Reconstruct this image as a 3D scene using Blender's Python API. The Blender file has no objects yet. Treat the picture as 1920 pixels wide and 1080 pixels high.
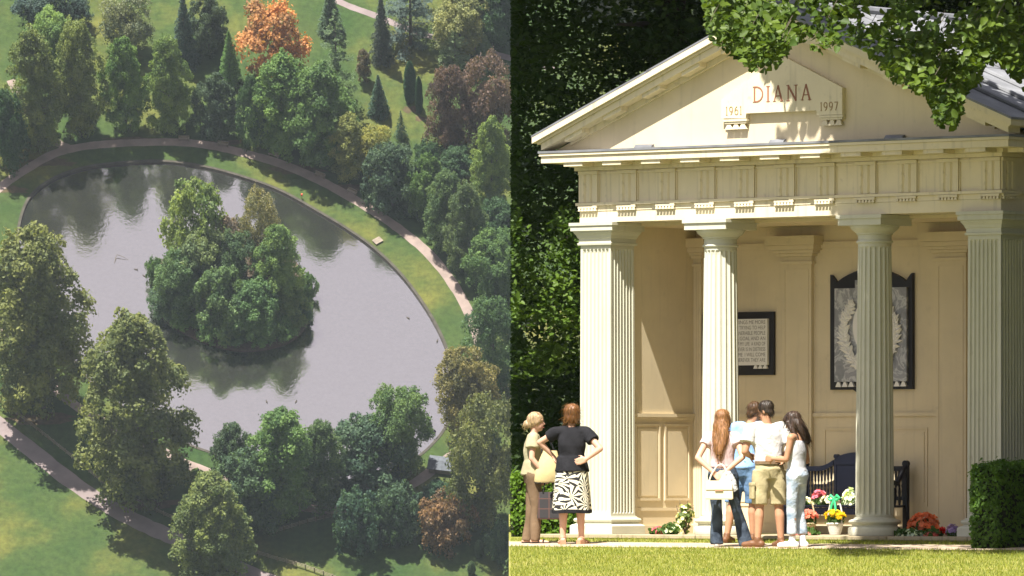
import bpy, math, random
import numpy as np
from mathutils import Vector, Matrix

PI = math.pi
R = math.radians
scene = bpy.context.scene
col = scene.collection
rnd = random.Random(7)
rng = np.random.default_rng(11)

# ---------------------------------------------------------------- camera, sky, sun, exposure
F = 13000.0                      # focal length in photo pixels (a long lens)
CZ = 0.75                        # camera height over the temple floor
HOR = 890.0                      # horizon row in the photo
cam = bpy.data.cameras.new('camera')
cam.sensor_width = 36.0
cam.lens = F * 36.0 / 1920.0
cam.shift_y = (HOR - 540.0) / 1920.0
cam.clip_start = 1.0
cam.clip_end = 6000.0
camo = bpy.data.objects.new('camera', cam)
col.objects.link(camo)
camo.location = (0, 0, CZ)
camo.rotation_euler = (R(90), 0, 0)
scene.camera = camo

PSI = math.atan(0.807)           # how far the temple front is turned from the camera
CP, SP = math.cos(PSI), math.sin(PSI)
# direction to the sun in temple axes (out of the front, to the right, up), then in world axes
SN, SR, SZ = 0.495, 0.12, 0.86
SUN = Vector((-SN * SP + SR * CP, -SN * CP - SR * SP, SZ)).normalized()
sun_elev = math.asin(SUN.z)
sun_azim = math.atan2(SUN.x, SUN.y)

world = bpy.data.worlds.new('World')
scene.world = world
world.use_nodes = True
nt = world.node_tree
nt.nodes.clear()
wo = nt.nodes.new('ShaderNodeOutputWorld')
bg = nt.nodes.new('ShaderNodeBackground')
sky = nt.nodes.new('ShaderNodeTexSky')
sky.sky_type = 'NISHITA'
sky.sun_disc = False
sky.sun_elevation = sun_elev
sky.sun_rotation = sun_azim
sky.dust_density = 2.0
# thin pale summer cloud over most of the sky
tc = nt.nodes.new('ShaderNodeTexCoord')
nz = nt.nodes.new('ShaderNodeTexNoise')
nz.inputs['Scale'].default_value = 2.2
nz.inputs['Detail'].default_value = 6
rm = nt.nodes.new('ShaderNodeMapRange')
rm.inputs['From Min'].default_value = 0.3
rm.inputs['From Max'].default_value = 0.7
rm.inputs['To Min'].default_value = 0.45
rm.inputs['To Max'].default_value = 0.95
mx = nt.nodes.new('ShaderNodeMix')
mx.data_type = 'RGBA'
mx.inputs['B'].default_value = (2.65, 2.45, 2.55, 1)
nt.links.new(tc.outputs['Generated'], nz.inputs['Vector'])
nt.links.new(nz.outputs['Fac'], rm.inputs['Value'])
nt.links.new(rm.outputs['Result'], mx.inputs['Factor'])
nt.links.new(sky.outputs['Color'], mx.inputs['A'])
nt.links.new(mx.outputs['Result'], bg.inputs['Color'])
bg.inputs['Strength'].default_value = 0.10
nt.links.new(bg.outputs['Background'], wo.inputs['Surface'])

sl = bpy.data.lights.new('sun', 'SUN')
sl.energy = 5.0
sl.angle = R(0.5)
sl.color = (1.0, 0.95, 0.86)
so = bpy.data.objects.new('sun', sl)
col.objects.link(so)
so.rotation_euler = SUN.to_track_quat('Z', 'Y').to_euler()
so.location = (0, 0, 60)

scene.view_settings.view_transform = 'Standard'
scene.view_settings.look = 'None'
scene.view_settings.gamma = 1.0
scene.view_settings.use_curve_mapping = False
scene.view_settings.exposure = 1.4
scene.cycles.use_denoising = True
scene.cycles.max_bounces = 8
scene.cycles.transparent_max_bounces = 8
scene.cycles.volume_bounces = 0

# ---------------------------------------------------------------- frames of reference
X0, Y0 = 0.86, 88.0              # foot of the temple's front corner

def W(t, d, z=0.0):              # temple axes -> world
    return Vector((X0 + t * CP + d * SP, Y0 - t * SP + d * CP, z))

def tpx(px, d):
    u = px - 960.0
    return (u * (Y0 + d * CP) - F * (X0 + d * SP)) / (F * CP + u * SP)

def zpx(py, t, d):
    return CZ + (HOR - py) * (Y0 - t * SP + d * CP) / F

def front_dist(x, y):
    return -((x - X0) * SP + (y - Y0) * CP)

def zg(x, y):                    # terrace ground height
    q = max(front_dist(x, y), 0.0)
    return max(-0.05 - 0.03 * q, -1.0)

def ground_at(px, py):           # the point of the terrace lawn a photo pixel looks at
    lo, hi = 50.0, 110.0
    for _ in range(50):
        y = (lo + hi) / 2
        x = (px - 960) / F * y
        z = CZ - (py - HOR) / F * y
        if z > zg(x, y): lo = y
        else: hi = y
    y = (lo + hi) / 2
    x = (px - 960) / F * y
    return Vector((x, y, zg(x, y)))

SLOPE = R(48)                    # the park lies on the far side of the valley, on a hillside facing us
CS, SS = math.cos(SLOPE), math.sin(SLOPE)
DP = 1230.0
PO = Vector(((477 - 960) / F * DP, DP, CZ + (HOR - 540) / F * DP))
KPX = F / DP

def park(px, py):                # pixel -> park plane coordinates (a across, b up the hillside)
    dx, dz = (px - 960) / F, (HOR - py) / F
    # camera + Y*(dx,1,dz) on plane through PO with normal (0,-SS,CS)
    y = (-SS * PO.y + CS * (PO.z - CZ)) / (-SS + CS * dz)
    p = Vector((dx * y, y, CZ + dz * y))
    r = p - PO
    return r.x, r.y * CS + r.z * SS

def PW(a, b, h=0.0):
    return PO + Vector((a, b * CS - h * SS, b * SS + h * CS))

def park_rot(yaw=0.0):
    return (Matrix.Rotation(SLOPE, 4, 'X') @ Matrix.Rotation(yaw, 4, 'Z')).to_euler()

# ---------------------------------------------------------------- objects
def tag(o, label=None, cat=None, group=None, kind=None):
    if label: o['label'] = label
    if cat: o['category'] = cat
    if group: o['group'] = group
    if kind: o['kind'] = kind
    return o

def empty(name, loc, rot=(0, 0, 0)):
    o = bpy.data.objects.new(name, None)
    o.empty_display_size = 0.2
    col.objects.link(o)
    o.location = loc
    o.rotation_euler = rot
    return o

def link(name, me, parent=None, loc=None, rot=None):
    o = bpy.data.objects.new(name, me)
    col.objects.link(o)
    if parent is not None: o.parent = parent
    if loc is not None: o.location = loc
    if rot is not None: o.rotation_euler = rot
    return o

def copy_tree(o, parent=None):
    c = o.copy()
    col.objects.link(c)
    if parent is not None: c.parent = parent
    for ch in list(o.children):
        copy_tree(ch, c)
    return c

class MB:
    def __init__(s): s.v, s.f = [], []
    def add(s, v, f):
        n = len(s.v)
        s.v += [tuple(p) for p in v]
        s.f += [tuple(i + n for i in q) for q in f]
        return s
    def box(s, x0, x1, y0, y1, z0, z1):
        return s.add([(x0,y0,z0),(x1,y0,z0),(x1,y1,z0),(x0,y1,z0),(x0,y0,z1),(x1,y0,z1),(x1,y1,z1),(x0,y1,z1)],
                     [(0,3,2,1),(4,5,6,7),(0,1,5,4),(1,2,6,5),(2,3,7,6),(3,0,4,7)])
    def bevel(s, x0, x1, y0, y1, z0, z1, b):     # box with chamfered edges
        v = []
        for z, k in ((z0, b), (z0 + b, 0), (z1 - b, 0), (z1, b)):
            for (x, y) in ((x0+b+k*.0, y0), (x1-b, y0), (x1, y0+b), (x1, y1-b), (x1-b, y1), (x0+b, y1), (x0, y1-b), (x0, y0+b)):
                cx, cy = (x0+x1)/2, (y0+y1)/2
                hx, hy = (x1-x0)/2, (y1-y0)/2
                v.append((cx + (x-cx)*(1-k/max(hx,1e-6)), cy + (y-cy)*(1-k/max(hy,1e-6)), z))
        f = [tuple(reversed(range(8))), tuple(range(24, 32))]
        for r in range(3):
            for i in range(8):
                j = (i+1) % 8
                f.append((r*8+i, r*8+j, r*8+8+j, r*8+8+i))
        return s.add(v, f)
    def rings(s, rings, caps=True, closed=True):
        n = len(rings[0]); v = [p for r in rings for p in r]; f = []
        for k in range(len(rings) - 1):
            for i in range(n if closed else n - 1):
                j = (i + 1) % n
                f.append((k*n+i, k*n+j, (k+1)*n+j, (k+1)*n+i))
        if caps:
            f.append(tuple(reversed(range(n)))); f.append(tuple(range((len(rings)-1)*n, len(rings)*n)))
        return s.add(v, f)
    def lathe(s, prof, n=20, c=(0, 0, 0)):
        return s.rings([[(c[0]+r*math.cos(2*PI*i/n), c[1]+r*math.sin(2*PI*i/n), c[2]+z) for i in range(n)] for r, z in prof])
    def tube(s, pts, rad, n=8, caps=True):
        pts = [Vector(p) for p in pts]
        if not hasattr(rad, '__len__'): rad = [rad]*len(pts)
        rs = []; u = None
        for i, p in enumerate(pts):
            t = (pts[min(i+1, len(pts)-1)] - pts[max(i-1, 0)]).normalized()
            if u is None:
                u = t.orthogonal().normalized()
            u = (u - t*u.dot(t)).normalized()
            w = t.cross(u)
            rs.append([p + (u*math.cos(2*PI*k/n) + w*math.sin(2*PI*k/n))*rad[i] for k in range(n)])
        return s.rings(rs, caps)
    def prism(s, poly, a, b, axis='y'):          # polygon in the other two axes, extruded along axis
        def P(u, v, w):
            return {'y': (u, w, v), 'z': (u, v, w), 'x': (w, u, v)}[axis]
        n = len(poly)
        v = [P(p[0], p[1], a) for p in poly] + [P(p[0], p[1], b) for p in poly]
        f = [tuple(range(n)), tuple(reversed(range(n, 2*n)))]
        for i in range(n):
            j = (i+1) % n
            f.append((i, n+i, n+j, j))
        return s.add(v, f)
    def ell(s, c, r, nu=12, nv=8):
        rs = []
        for k in range(1, nv):
            a = -PI/2 + PI*k/nv
            rs.append([(c[0]+r[0]*math.cos(a)*math.cos(2*PI*i/nu), c[1]+r[1]*math.cos(a)*math.sin(2*PI*i/nu), c[2]+r[2]*math.sin(a)) for i in range(nu)])
        return s.rings(rs)
    def mesh(s, name, m=None, smooth=False):
        me = bpy.data.meshes.new(name)
        me.from_pydata(s.v, [], s.f)
        if m: me.materials.append(m)
        if smooth: me.polygons.foreach_set('use_smooth', [True]*len(me.polygons))
        import bmesh
        bm = bmesh.new(); bm.from_mesh(me)
        bmesh.ops.recalc_face_normals(bm, faces=bm.faces)
        bm.to_mesh(me); bm.free()
        if smooth:
            try: me.set_sharp_from_angle(angle=R(40))
            except Exception: pass
        me.update()
        return me
    def build(s, name, m, parent=None, smooth=False, loc=None, rot=None):
        return link(name, s.mesh(name, m, smooth), parent, loc, rot)

# ---------------------------------------------------------------- materials
def newmat(name):
    m = bpy.data.materials.new(name); m.use_nodes = True
    n = m.node_tree
    return m, n, n.nodes['Principled BSDF']

def noise_node(n, scale, detail=4, coord='Object', rough=0.55):
    t = n.nodes.new('ShaderNodeTexCoord'); z = n.nodes.new('ShaderNodeTexNoise')
    z.inputs['Scale'].default_value = scale; z.inputs['Detail'].default_value = detail
    z.inputs['Roughness'].default_value = rough
    n.links.new(t.outputs[coord], z.inputs['Vector'])
    return z

def ramp(n, src, stops):
    r = n.nodes.new('ShaderNodeValToRGB')
    e = r.color_ramp.elements
    while len(e) < len(stops): e.new(0.5)
    for k, (p, c) in enumerate(stops):
        e[k].position = p; e[k].color = (*c, 1)
    n.links.new(src, r.inputs['Fac'])
    return r

def mixc(n, a, b, fac, mode='MIX'):
    m = n.nodes.new('ShaderNodeMix'); m.data_type = 'RGBA'; m.blend_type = mode
    for s, v in (('A', a), ('B', b), ('Factor', fac)):
        if hasattr(v, 'links'): n.links.new(v, m.inputs[s])
        elif isinstance(v, (int, float)): m.inputs[s].default_value = v
        else: m.inputs[s].default_value = (*v, 1)
    return m.outputs['Result']

def bump(n, p, src, strength=0.3, dist=0.02):
    b = n.nodes.new('ShaderNodeBump'); b.inputs['Strength'].default_value = strength; b.inputs['Distance'].default_value = dist
    n.links.new(src, b.inputs['Height']); n.links.new(b.outputs['Normal'], p.inputs['Normal'])

def mat(name, c, rough=0.6, var=0.15, scale=3.0, bmp=0.0, bscale=40.0, spec=0.3, metal=0.0, bdist=0.01):
    m, n, p = newmat(name)
    p.inputs['Roughness'].default_value = rough
    p.inputs['Specular IOR Level'].default_value = spec
    p.inputs['Metallic'].default_value = metal
    z = noise_node(n, scale, 6)
    lo = tuple(x*(1-var) for x in c); hi = tuple(min(x*(1+var), 0.95) for x in c)
    r = ramp(n, z.outputs['Fac'], [(0.3, lo), (0.7, hi)])
    n.links.new(r.outputs['Color'], p.inputs['Base Color'])
    if bmp:
        bump(n, p, noise_node(n, bscale, 3).outputs['Fac'], bmp, bdist)
    return m

def painted(name, c, stain=(0.25, 0.22, 0.17), amount=0.35):   # old painted stucco: faint patches and weather stains
    m, n, p = newmat(name)
    p.inputs['Roughness'].default_value = 0.75; p.inputs['Specular IOR Level'].default_value = 0.2
    a = noise_node(n, 1.7, 8, rough=0.65)
    b = noise_node(n, 9.0, 6)
    base = ramp(n, a.outputs['Fac'], [(0.3, tuple(x*0.92 for x in c)), (0.7, tuple(min(.9, x*1.05) for x in c))]).outputs['Color']
    k = ramp(n, b.outputs['Fac'], [(0.62, (0, 0, 0)), (0.8, (amount,)*3)]).outputs['Color']
    rgb = n.nodes.new('ShaderNodeRGBToBW'); n.links.new(k, rgb.inputs['Color'])
    # rain streaks run down the faces
    tcx = n.nodes.new('ShaderNodeTexCoord'); mp = n.nodes.new('ShaderNodeMapping'); mp.inputs['Scale'].default_value = (9, 9, .55)
    sz = n.nodes.new('ShaderNodeTexNoise'); sz.inputs['Scale'].default_value = 1.5; sz.inputs['Detail'].default_value = 5
    n.links.new(tcx.outputs['Object'], mp.inputs['Vector']); n.links.new(mp.outputs['Vector'], sz.inputs['Vector'])
    sk = ramp(n, sz.outputs['Fac'], [(0.56, (0, 0, 0)), (0.78, (amount*.9,)*3)]).outputs['Color']
    sb = n.nodes.new('ShaderNodeRGBToBW'); n.links.new(sk, sb.inputs['Color'])
    base = mixc(n, base, stain, sb.outputs['Val'])
    n.links.new(mixc(n, base, stain, rgb.outputs['Val']), p.inputs['Base Color'])
    bump(n, p, noise_node(n, 60, 4).outputs['Fac'], 0.12, 0.004)
    return m

def foliage(name, trans=0.3, rough=0.6, spec=0.25, base=None, gloss=True):
    m = bpy.data.materials.new(name); m.use_nodes = True
    n = m.node_tree; n.nodes.clear()
    out = n.nodes.new('ShaderNodeOutputMaterial')
    at = n.nodes.new('ShaderNodeAttribute'); at.attribute_name = 'tint'
    oi = n.nodes.new('ShaderNodeObjectInfo')
    c0 = oi.outputs['Color']
    # tint 0..1: leaf value and a slight drift towards yellow
    lo = mixc(n, c0, (0.66, 0.8, 0.74), 1.0, 'MULTIPLY')
    hi = mixc(n, c0, (1.42, 1.42, 1.0), 1.0, 'MULTIPLY')
    c = mixc(n, lo, hi, at.outputs['Fac'])
    p = n.nodes.new('ShaderNodeBsdfPrincipled')
    p.inputs['Roughness'].default_value = rough
    p.inputs['Specular IOR Level'].default_value = spec
    n.links.new(c, p.inputs['Base Color'])
    tr = n.nodes.new('ShaderNodeBsdfTranslucent')
    c2 = mixc(n, c, (1.3, 1.35, 0.6), 1.0, 'MULTIPLY')
    n.links.new(c2, tr.inputs['Color'])
    ms = n.nodes.new('ShaderNodeMixShader'); ms.inputs['Fac'].default_value = trans
    n.links.new(p.outputs['BSDF'], ms.inputs[1]); n.links.new(tr.outputs['BSDF'], ms.inputs[2])
    n.links.new(ms.outputs['Shader'], out.inputs['Surface'])
    return m

M = {}
M['cream'] = painted('cream_paint', (0.68, 0.60, 0.43), amount=0.5)
M['wall'] = painted('peach_stucco', (0.63, 0.535, 0.365), amount=0.22)
M['stone'] = painted('grey_column_stone', (0.53, 0.52, 0.42), stain=(0.3, 0.28, 0.2), amount=0.3)
M['step'] = painted('old_step_stone', (0.36, 0.30, 0.20), stain=(0.12, 0.1, 0.06), amount=0.8)
M['lead'] = mat('lead_sheet', (0.17, 0.175, 0.19), 0.5, 0.35, 2.5, 0.2, 12, 0.4)
M['redletter'] = mat('red_brown_lettering', (0.27, 0.12, 0.075), 0.7, 0.1)
M['buffletter'] = mat('buff_lettering', (0.30, 0.20, 0.10), 0.7, 0.1)
M['black'] = mat('black_slate', (0.018, 0.018, 0.02), 0.45, 0.2)
M['white_marble'] = mat('white_marble', (0.72, 0.70, 0.66), 0.5, 0.06)
M['inktext'] = mat('incised_lettering', (0.16, 0.14, 0.12), 0.8, 0.1)
M['navy'] = mat('navy_gloss_wood', (0.0045, 0.006, 0.013), 0.4, 0.2, spec=0.3)
M['bark'] = mat('bark', (0.10, 0.085, 0.065), 0.9, 0.3, 1.5, 0.5, 8)
M['wood'] = mat('weathered_wood', (0.22, 0.18, 0.14), 0.8, 0.25, 2)
M['leaf'] = foliage('foliage', 0.4)
M['nearleaf'] = foliage('near_foliage', 0.33, 0.5, 0.25)
M['petal'] = foliage('petals', 0.3, 0.6, 0.2)
M['soil'] = mat('soil', (0.06, 0.045, 0.03), 0.95, 0.3)
M['wicker'] = mat('wicker', (0.42, 0.33, 0.2), 0.8, 0.25, 60, 0.6, 120)
M['whitewicker'] = mat('white_wicker', (0.62, 0.6, 0.55), 0.8, 0.15, 60, 0.6, 120)

# marble with veins
m, n, p = newmat('grey_marble')
z = noise_node(n, 3.2, 9, rough=0.62)
z.inputs['Distortion'].default_value = 1.4
r = ramp(n, z.outputs['Fac'], [(0.3, (0.15, 0.155, 0.165)), (0.49, (0.25, 0.255, 0.265)), (0.53, (0.5, 0.5, 0.5)), (0.58, (0.26, 0.26, 0.27)), (0.75, (0.34, 0.34, 0.35))])
n.links.new(r.outputs['Color'], p.inputs['Base Color']); p.inputs['Roughness'].default_value = 0.35
M['grey_marble'] = m

# ---------------------------------------------------------------- leaf clouds
def leaf_mesh(name, C, N, S, tint, m, shape='leaf', aspect=0.75, fold=0.25):
    C = np.asarray(C, float); N = np.asarray(N, float); S = np.asarray(S, float)
    k = len(C)
    N = N / (np.linalg.norm(N, axis=1, keepdims=True) + 1e-9)
    A = rng.normal(size=(k, 3))
    U = np.cross(N, A); U /= (np.linalg.norm(U, axis=1, keepdims=True) + 1e-9)
    V = np.cross(N, U)
    S = S[:, None]
    if shape == 'quad':
        j = rng.uniform(0.7, 1.25, size=(k, 4, 1))
        P = np.stack([C - U*S*j[:, 0], C + V*S*aspect*j[:, 1], C + U*S*j[:, 2], C - V*S*aspect*j[:, 3]], 1)
        nv = 4; F_ = np.array([[0, 1, 2, 3]])
    else:
        H = N*S*fold
        P = np.stack([C - U*S, C - U*S*0.35 + V*S*aspect + H, C + U*S*0.5 + V*S*aspect*0.72 + H, C + U*S*1.05,
                      C + U*S*0.5 - V*S*aspect*0.72 + H, C - U*S*0.35 - V*S*aspect + H], 1)
        nv = 6; F_ = np.array([[0, 3, 2, 1], [0, 5, 4, 3]])
    nf = len(F_)
    me = bpy.data.meshes.new(name)
    me.vertices.add(k*nv)
    me.vertices.foreach_set('co', P.reshape(-1))
    idx = (np.arange(k)[:, None, None]*nv + F_[None]).reshape(-1)
    me.loops.add(len(idx)); me.loops.foreach_set('vertex_index', idx)
    me.polygons.add(k*nf)
    me.polygons.foreach_set('loop_start', np.arange(k*nf)*4)
    me.update(calc_edges=True)
    at = me.attributes.new('tint', 'FLOAT', 'FACE')
    at.data.foreach_set('value', np.repeat(np.clip(np.asarray(tint, float), 0, 1), nf))
    me.materials.append(m)
    return me

def catmull(pts, n=8, closed=False):
    P = [Vector(p) for p in pts]; out = []; k = len(P)
    for i in range(k if closed else k - 1):
        g = lambda j: P[j % k] if closed else P[max(0, min(k-1, j))]
        a, b, c, d = g(i-1), g(i), g(i+1), g(i+2)
        for s in range(n):
            t = s/n
            out.append(0.5*((2*b) + (c-a)*t + (2*a-5*b+4*c-d)*t*t + (3*b-a-3*c+d)*t**3))
    if not closed: out.append(P[-1])
    return out
# ================================================================ THE PARK ACROSS THE VALLEY
def park_grass():
    m, n, p = newmat('park_grass')
    p.inputs['Roughness'].default_value = 0.9; p.inputs['Specular IOR Level'].default_value = 0.1
    a = noise_node(n, 0.055, 5); b = noise_node(n, 0.9, 8, rough=0.7); c = noise_node(n, 0.022, 3)
    c1 = ramp(n, a.outputs['Fac'], [(0.33, (0.024, 0.050, 0.015)), (0.5, (0.040, 0.064, 0.019)), (0.72, (0.115, 0.112, 0.028))]).outputs['Color']  # lush and dry patches; their contrast also stands for shade and sun streaks
    f = ramp(n, b.outputs['Fac'], [(0.35, (0.72, 0.72, 0.72)), (0.65, (1.25, 1.22, 1.1))]).outputs['Color']
    c2 = mixc(n, c1, f, 1.0, 'MULTIPLY')
    k = ramp(n, c.outputs['Fac'], [(0.55, (0, 0, 0)), (0.78, (0.3, 0.3, 0.3))])
    bw = n.nodes.new('ShaderNodeRGBToBW'); n.links.new(k.outputs['Color'], bw.inputs['Color'])
    n.links.new(mixc(n, c2, (0.075, 0.066, 0.024), bw.outputs['Val']), p.inputs['Base Color'])
    bump(n, p, b.outputs['Fac'], 0.6, 0.12)
    return m
M['park_grass'] = park_grass()
M['park_path'] = mat('gravel_path', (0.205, 0.16, 0.14), 0.95, 0.22, 0.35, 0.3, 6)
M['drive'] = mat('tarmac_drive', (0.17, 0.138, 0.135), 0.95, 0.2, 0.25, 0.3, 6)
M['bank'] = mat('lake_edge_timber', (0.05, 0.045, 0.035), 0.9, 0.3, 0.8)
M['kerbstone'] = mat('lake_edge_stone', (0.20, 0.17, 0.13), 0.9, 0.3, 0.8)
M['litter'] = mat('leaf_litter', (0.06, 0.045, 0.022), 0.95, 0.4, 1.2, 0.4, 5)

# lake water: murky body, mirror of the sky and trees, small wind ripples
m = bpy.data.materials.new('lake_water'); m.use_nodes = True
n = m.node_tree
p = n.nodes['Principled BSDF']
p.inputs['Base Color'].default_value = (0.055, 0.058, 0.05, 1)
p.inputs['Roughness'].default_value = 0.04
p.inputs['IOR'].default_value = 1.33
gl = n.nodes.new('ShaderNodeBsdfGlossy'); gl.inputs['Roughness'].default_value = 0.05
gl.inputs['Color'].default_value = (0.745, 0.70, 0.695, 1)
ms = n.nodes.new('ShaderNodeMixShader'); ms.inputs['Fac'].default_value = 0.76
rz = noise_node(n, 1.6, 5, rough=.7); rr2 = n.nodes.new('ShaderNodeMapRange'); rr2.inputs['From Min'].default_value = .3; rr2.inputs['From Max'].default_value = .7; rr2.inputs['To Min'].default_value = .73; rr2.inputs['To Max'].default_value = .82  # uneven mirror share, painted in to stand for ripple reflections
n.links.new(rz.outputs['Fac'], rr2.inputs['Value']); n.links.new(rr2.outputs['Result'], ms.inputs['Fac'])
wz = noise_node(n, 1.3, 4); wb = noise_node(n, 0.05, 3)
wv = n.nodes.new('ShaderNodeMath'); wv.operation = 'MULTIPLY'
n.links.new(wz.outputs['Fac'], wv.inputs[0]); n.links.new(wb.outputs['Fac'], wv.inputs[1])
bp = n.nodes.new('ShaderNodeBump'); bp.inputs['Strength'].default_value = 0.4; bp.inputs['Distance'].default_value = 0.12
n.links.new(wv.outputs[0], bp.inputs['Height'])
n.links.new(bp.outputs['Normal'], gl.inputs['Normal']); n.links.new(bp.outputs['Normal'], p.inputs['Normal'])
n.links.new(p.outputs['BSDF'], ms.inputs[1]); n.links.new(gl.outputs['BSDF'], ms.inputs[2])
n.links.new(ms.outputs['Shader'], n.nodes['Material Output'].inputs['Surface'])
M['water'] = m

lake_px = [(35,470),(37,425),(56,372),(100,336),(160,315),(230,306),(300,303),(370,311),(440,328),(520,356),(590,394),(650,430),
           (700,466),(748,512),(792,570),(826,630),(845,688),(849,740),(840,785),(818,822),(775,860),(700,895),(600,908),(500,890),
           (412,853),(345,828),(250,775),(165,707),(100,625),(55,545)]
lake = [park(*q) for q in lake_px]
lakeS = [(v.x, v.y) for v in catmull([(a, b, 0) for a, b in lake], 6, True)]

ZB, ZT = -60.0, 175.0
b0 = (ZB - PO.z) / SS; b1 = (ZT - PO.z) / SS
import bmesh
def ground_with_hole(name, outer, hole, m):
    bm = bmesh.new()
    def loop(pts):
        vs = [bm.verts.new((a, b, 0)) for a, b in pts]
        return [bm.edges.new((vs[i], vs[(i+1) % len(vs)])) for i in range(len(vs))]
    e = loop(outer) + loop(hole)
    bmesh.ops.triangle_fill(bm, edges=e, use_beauty=True)
    bmesh.ops.recalc_face_normals(bm, faces=bm.faces)
    me = bpy.data.meshes.new(name)
    for f in bm.faces:
        if f.normal.z < 0: f.normal_flip()
    bm.to_mesh(me); bm.free(); me.materials.append(m)
    return me
outer = [(-330, b0), (330, b0), (330, b1), (-330, b1)]
hill = link('hillside', ground_with_hole('hillside', outer, lakeS, M['park_grass']), None, PO, park_rot())
tag(hill, kind='structure')

def sheet(name, pts, h, m, loc=None, kind='structure'):
    me = bpy.data.meshes.new(name)
    me.from_pydata([(a, b, h) for a, b in pts], [], [tuple(range(len(pts)))])
    me.materials.append(m)
    o = link(name, me, None, PO, park_rot())
    if kind: tag(o, kind=kind)
    return o
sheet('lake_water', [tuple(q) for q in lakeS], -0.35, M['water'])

def offset_loop(L, d):
    out = []; k = len(L)
    for i in range(k):
        a = Vector(L[i-1]); c = Vector(L[(i+1) % k]); t = (c - a).normalized()
        nn = Vector((t.y, -t.x))
        out.append((L[i][0] - nn.x*d, L[i][1] - nn.y*d))
    return out
area = sum(lakeS[i-1][0]*lakeS[i][1] - lakeS[i][0]*lakeS[i-1][1] for i in range(len(lakeS)))
sg = 1 if area > 0 else -1
mb = MB()
outL = offset_loop(lakeS, -0.45*sg)
inL = offset_loop(lakeS, 0.03*sg)
rr = [[(a, b, -0.6) for a, b in inL], [(a, b, 0.10) for a, b in inL], [(a, b, 0.10) for a, b in outL], [(a, b, -0.1) for a, b in outL]]
mb.rings(rr, caps=False)
tag(mb.build('lake_kerb', M['bank'], None, False, PO, park_rot()), kind='structure')

def ribbon(name, pxs, width, m, h=0.02, kind='structure', closed=False):
    pts = [Vector((*park(*q), 0)) for q in pxs]
    C = catmull(pts, 6, closed)
    k = len(C); v = []; f = []
    for i, c in enumerate(C):
        t = (C[(i+1) % k if closed else min(i+1, k-1)] - C[i-1 if closed else max(i-1, 0)]).normalized()
        s = Vector((-t.y, t.x, 0))
        w = (width[0] + (width[1]-width[0])*i/k)/2 * rnd.uniform(0.93, 1.07)
        v += [tuple(c + s*w + Vector((0, 0, h))), tuple(c - s*w + Vector((0, 0, h)))]
    for i in range(k if closed else k-1):
        j = (i+1) % k
        f.append((2*i, 2*j, 2*j+1, 2*i+1))
    me = bpy.data.meshes.new(name); me.from_pydata(v, [], f); me.materials.append(m)
    o = link(name, me, None, PO, park_rot()); tag(o, kind=kind)
    return o
ring = [(-60,410),(0,352),(50,317),(100,289),(150,276),(205,270),(270,267),(340,267),(400,274),(460,288),(520,305),(580,329),(640,360),(700,396),
        (752,432),(802,474),(842,522),(872,572),(894,625),(905,690),(903,760),(880,825),(835,862),(760,915),(640,955),(520,940),(400,889),(345,868),(270,828),(200,795),(137,757),(60,690),(-20,600),(-70,500)]
ribbon('lakeside_path', ring, (1.9, 1.9), M['park_path'], closed=True)
ribbon('branch_path', [(135,279),(108,268),(78,243),(55,215),(40,190),(20,150)], (1.6, 1.5), M['park_path'], h=0.026)
ribbon('far_path', [(560,-40),(640,5),(700,28),(780,60),(870,85),(960,110),(1040,130)], (1.4, 1.4), M['drive'])
ribbon('estate_drive', [(-80,735),(-20,782),(60,845),(130,900),(200,947),(270,984),(330,1010),(420,1052),(500,1088),(620,1125)], (2.9, 3.3), M['drive'])
# leaf litter worn into the turf under the limes
for (x, y, w, h_) in ((95,305,45,9),(250,262,60,6),(420,268,50,7),(560,318,55,10),(650,352,40,9),(20,355,40,10),(75,785,75,12),(270,945,80,12),(770,205,18,8),(787,222,12,6)):
    pts = []
    for k in range(18):
        t = 2*PI*k/18; q = rnd.uniform(0.55, 1.15)
        pts.append(park(x + w*q*math.cos(t), y + h_*q*math.sin(t)))
    sheet('bare_soil', pts, 0.012, M['litter'])

# valley between the terrace and the hillside
me = bpy.data.meshes.new('valley_floor')
yb = PO.y + b0*CS
me.from_pydata([(-330, -80, ZB), (330, -80, ZB), (330, yb, ZB), (-330, yb, ZB)], [], [(0, 1, 2, 3)])
me.materials.append(M['park_grass']); tag(link('valley_floor', me), kind='structure')
yt = PO.y + b1*CS
me = bpy.data.meshes.new('hilltop')
me.from_pydata([(-330, yt, ZT), (330, yt, ZT), (330, yt+120, ZT), (-330, yt+120, ZT)], [], [(0, 1, 2, 3)])
me.materials.append(M['park_grass']); tag(link('hilltop', me), kind='structure')

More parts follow.
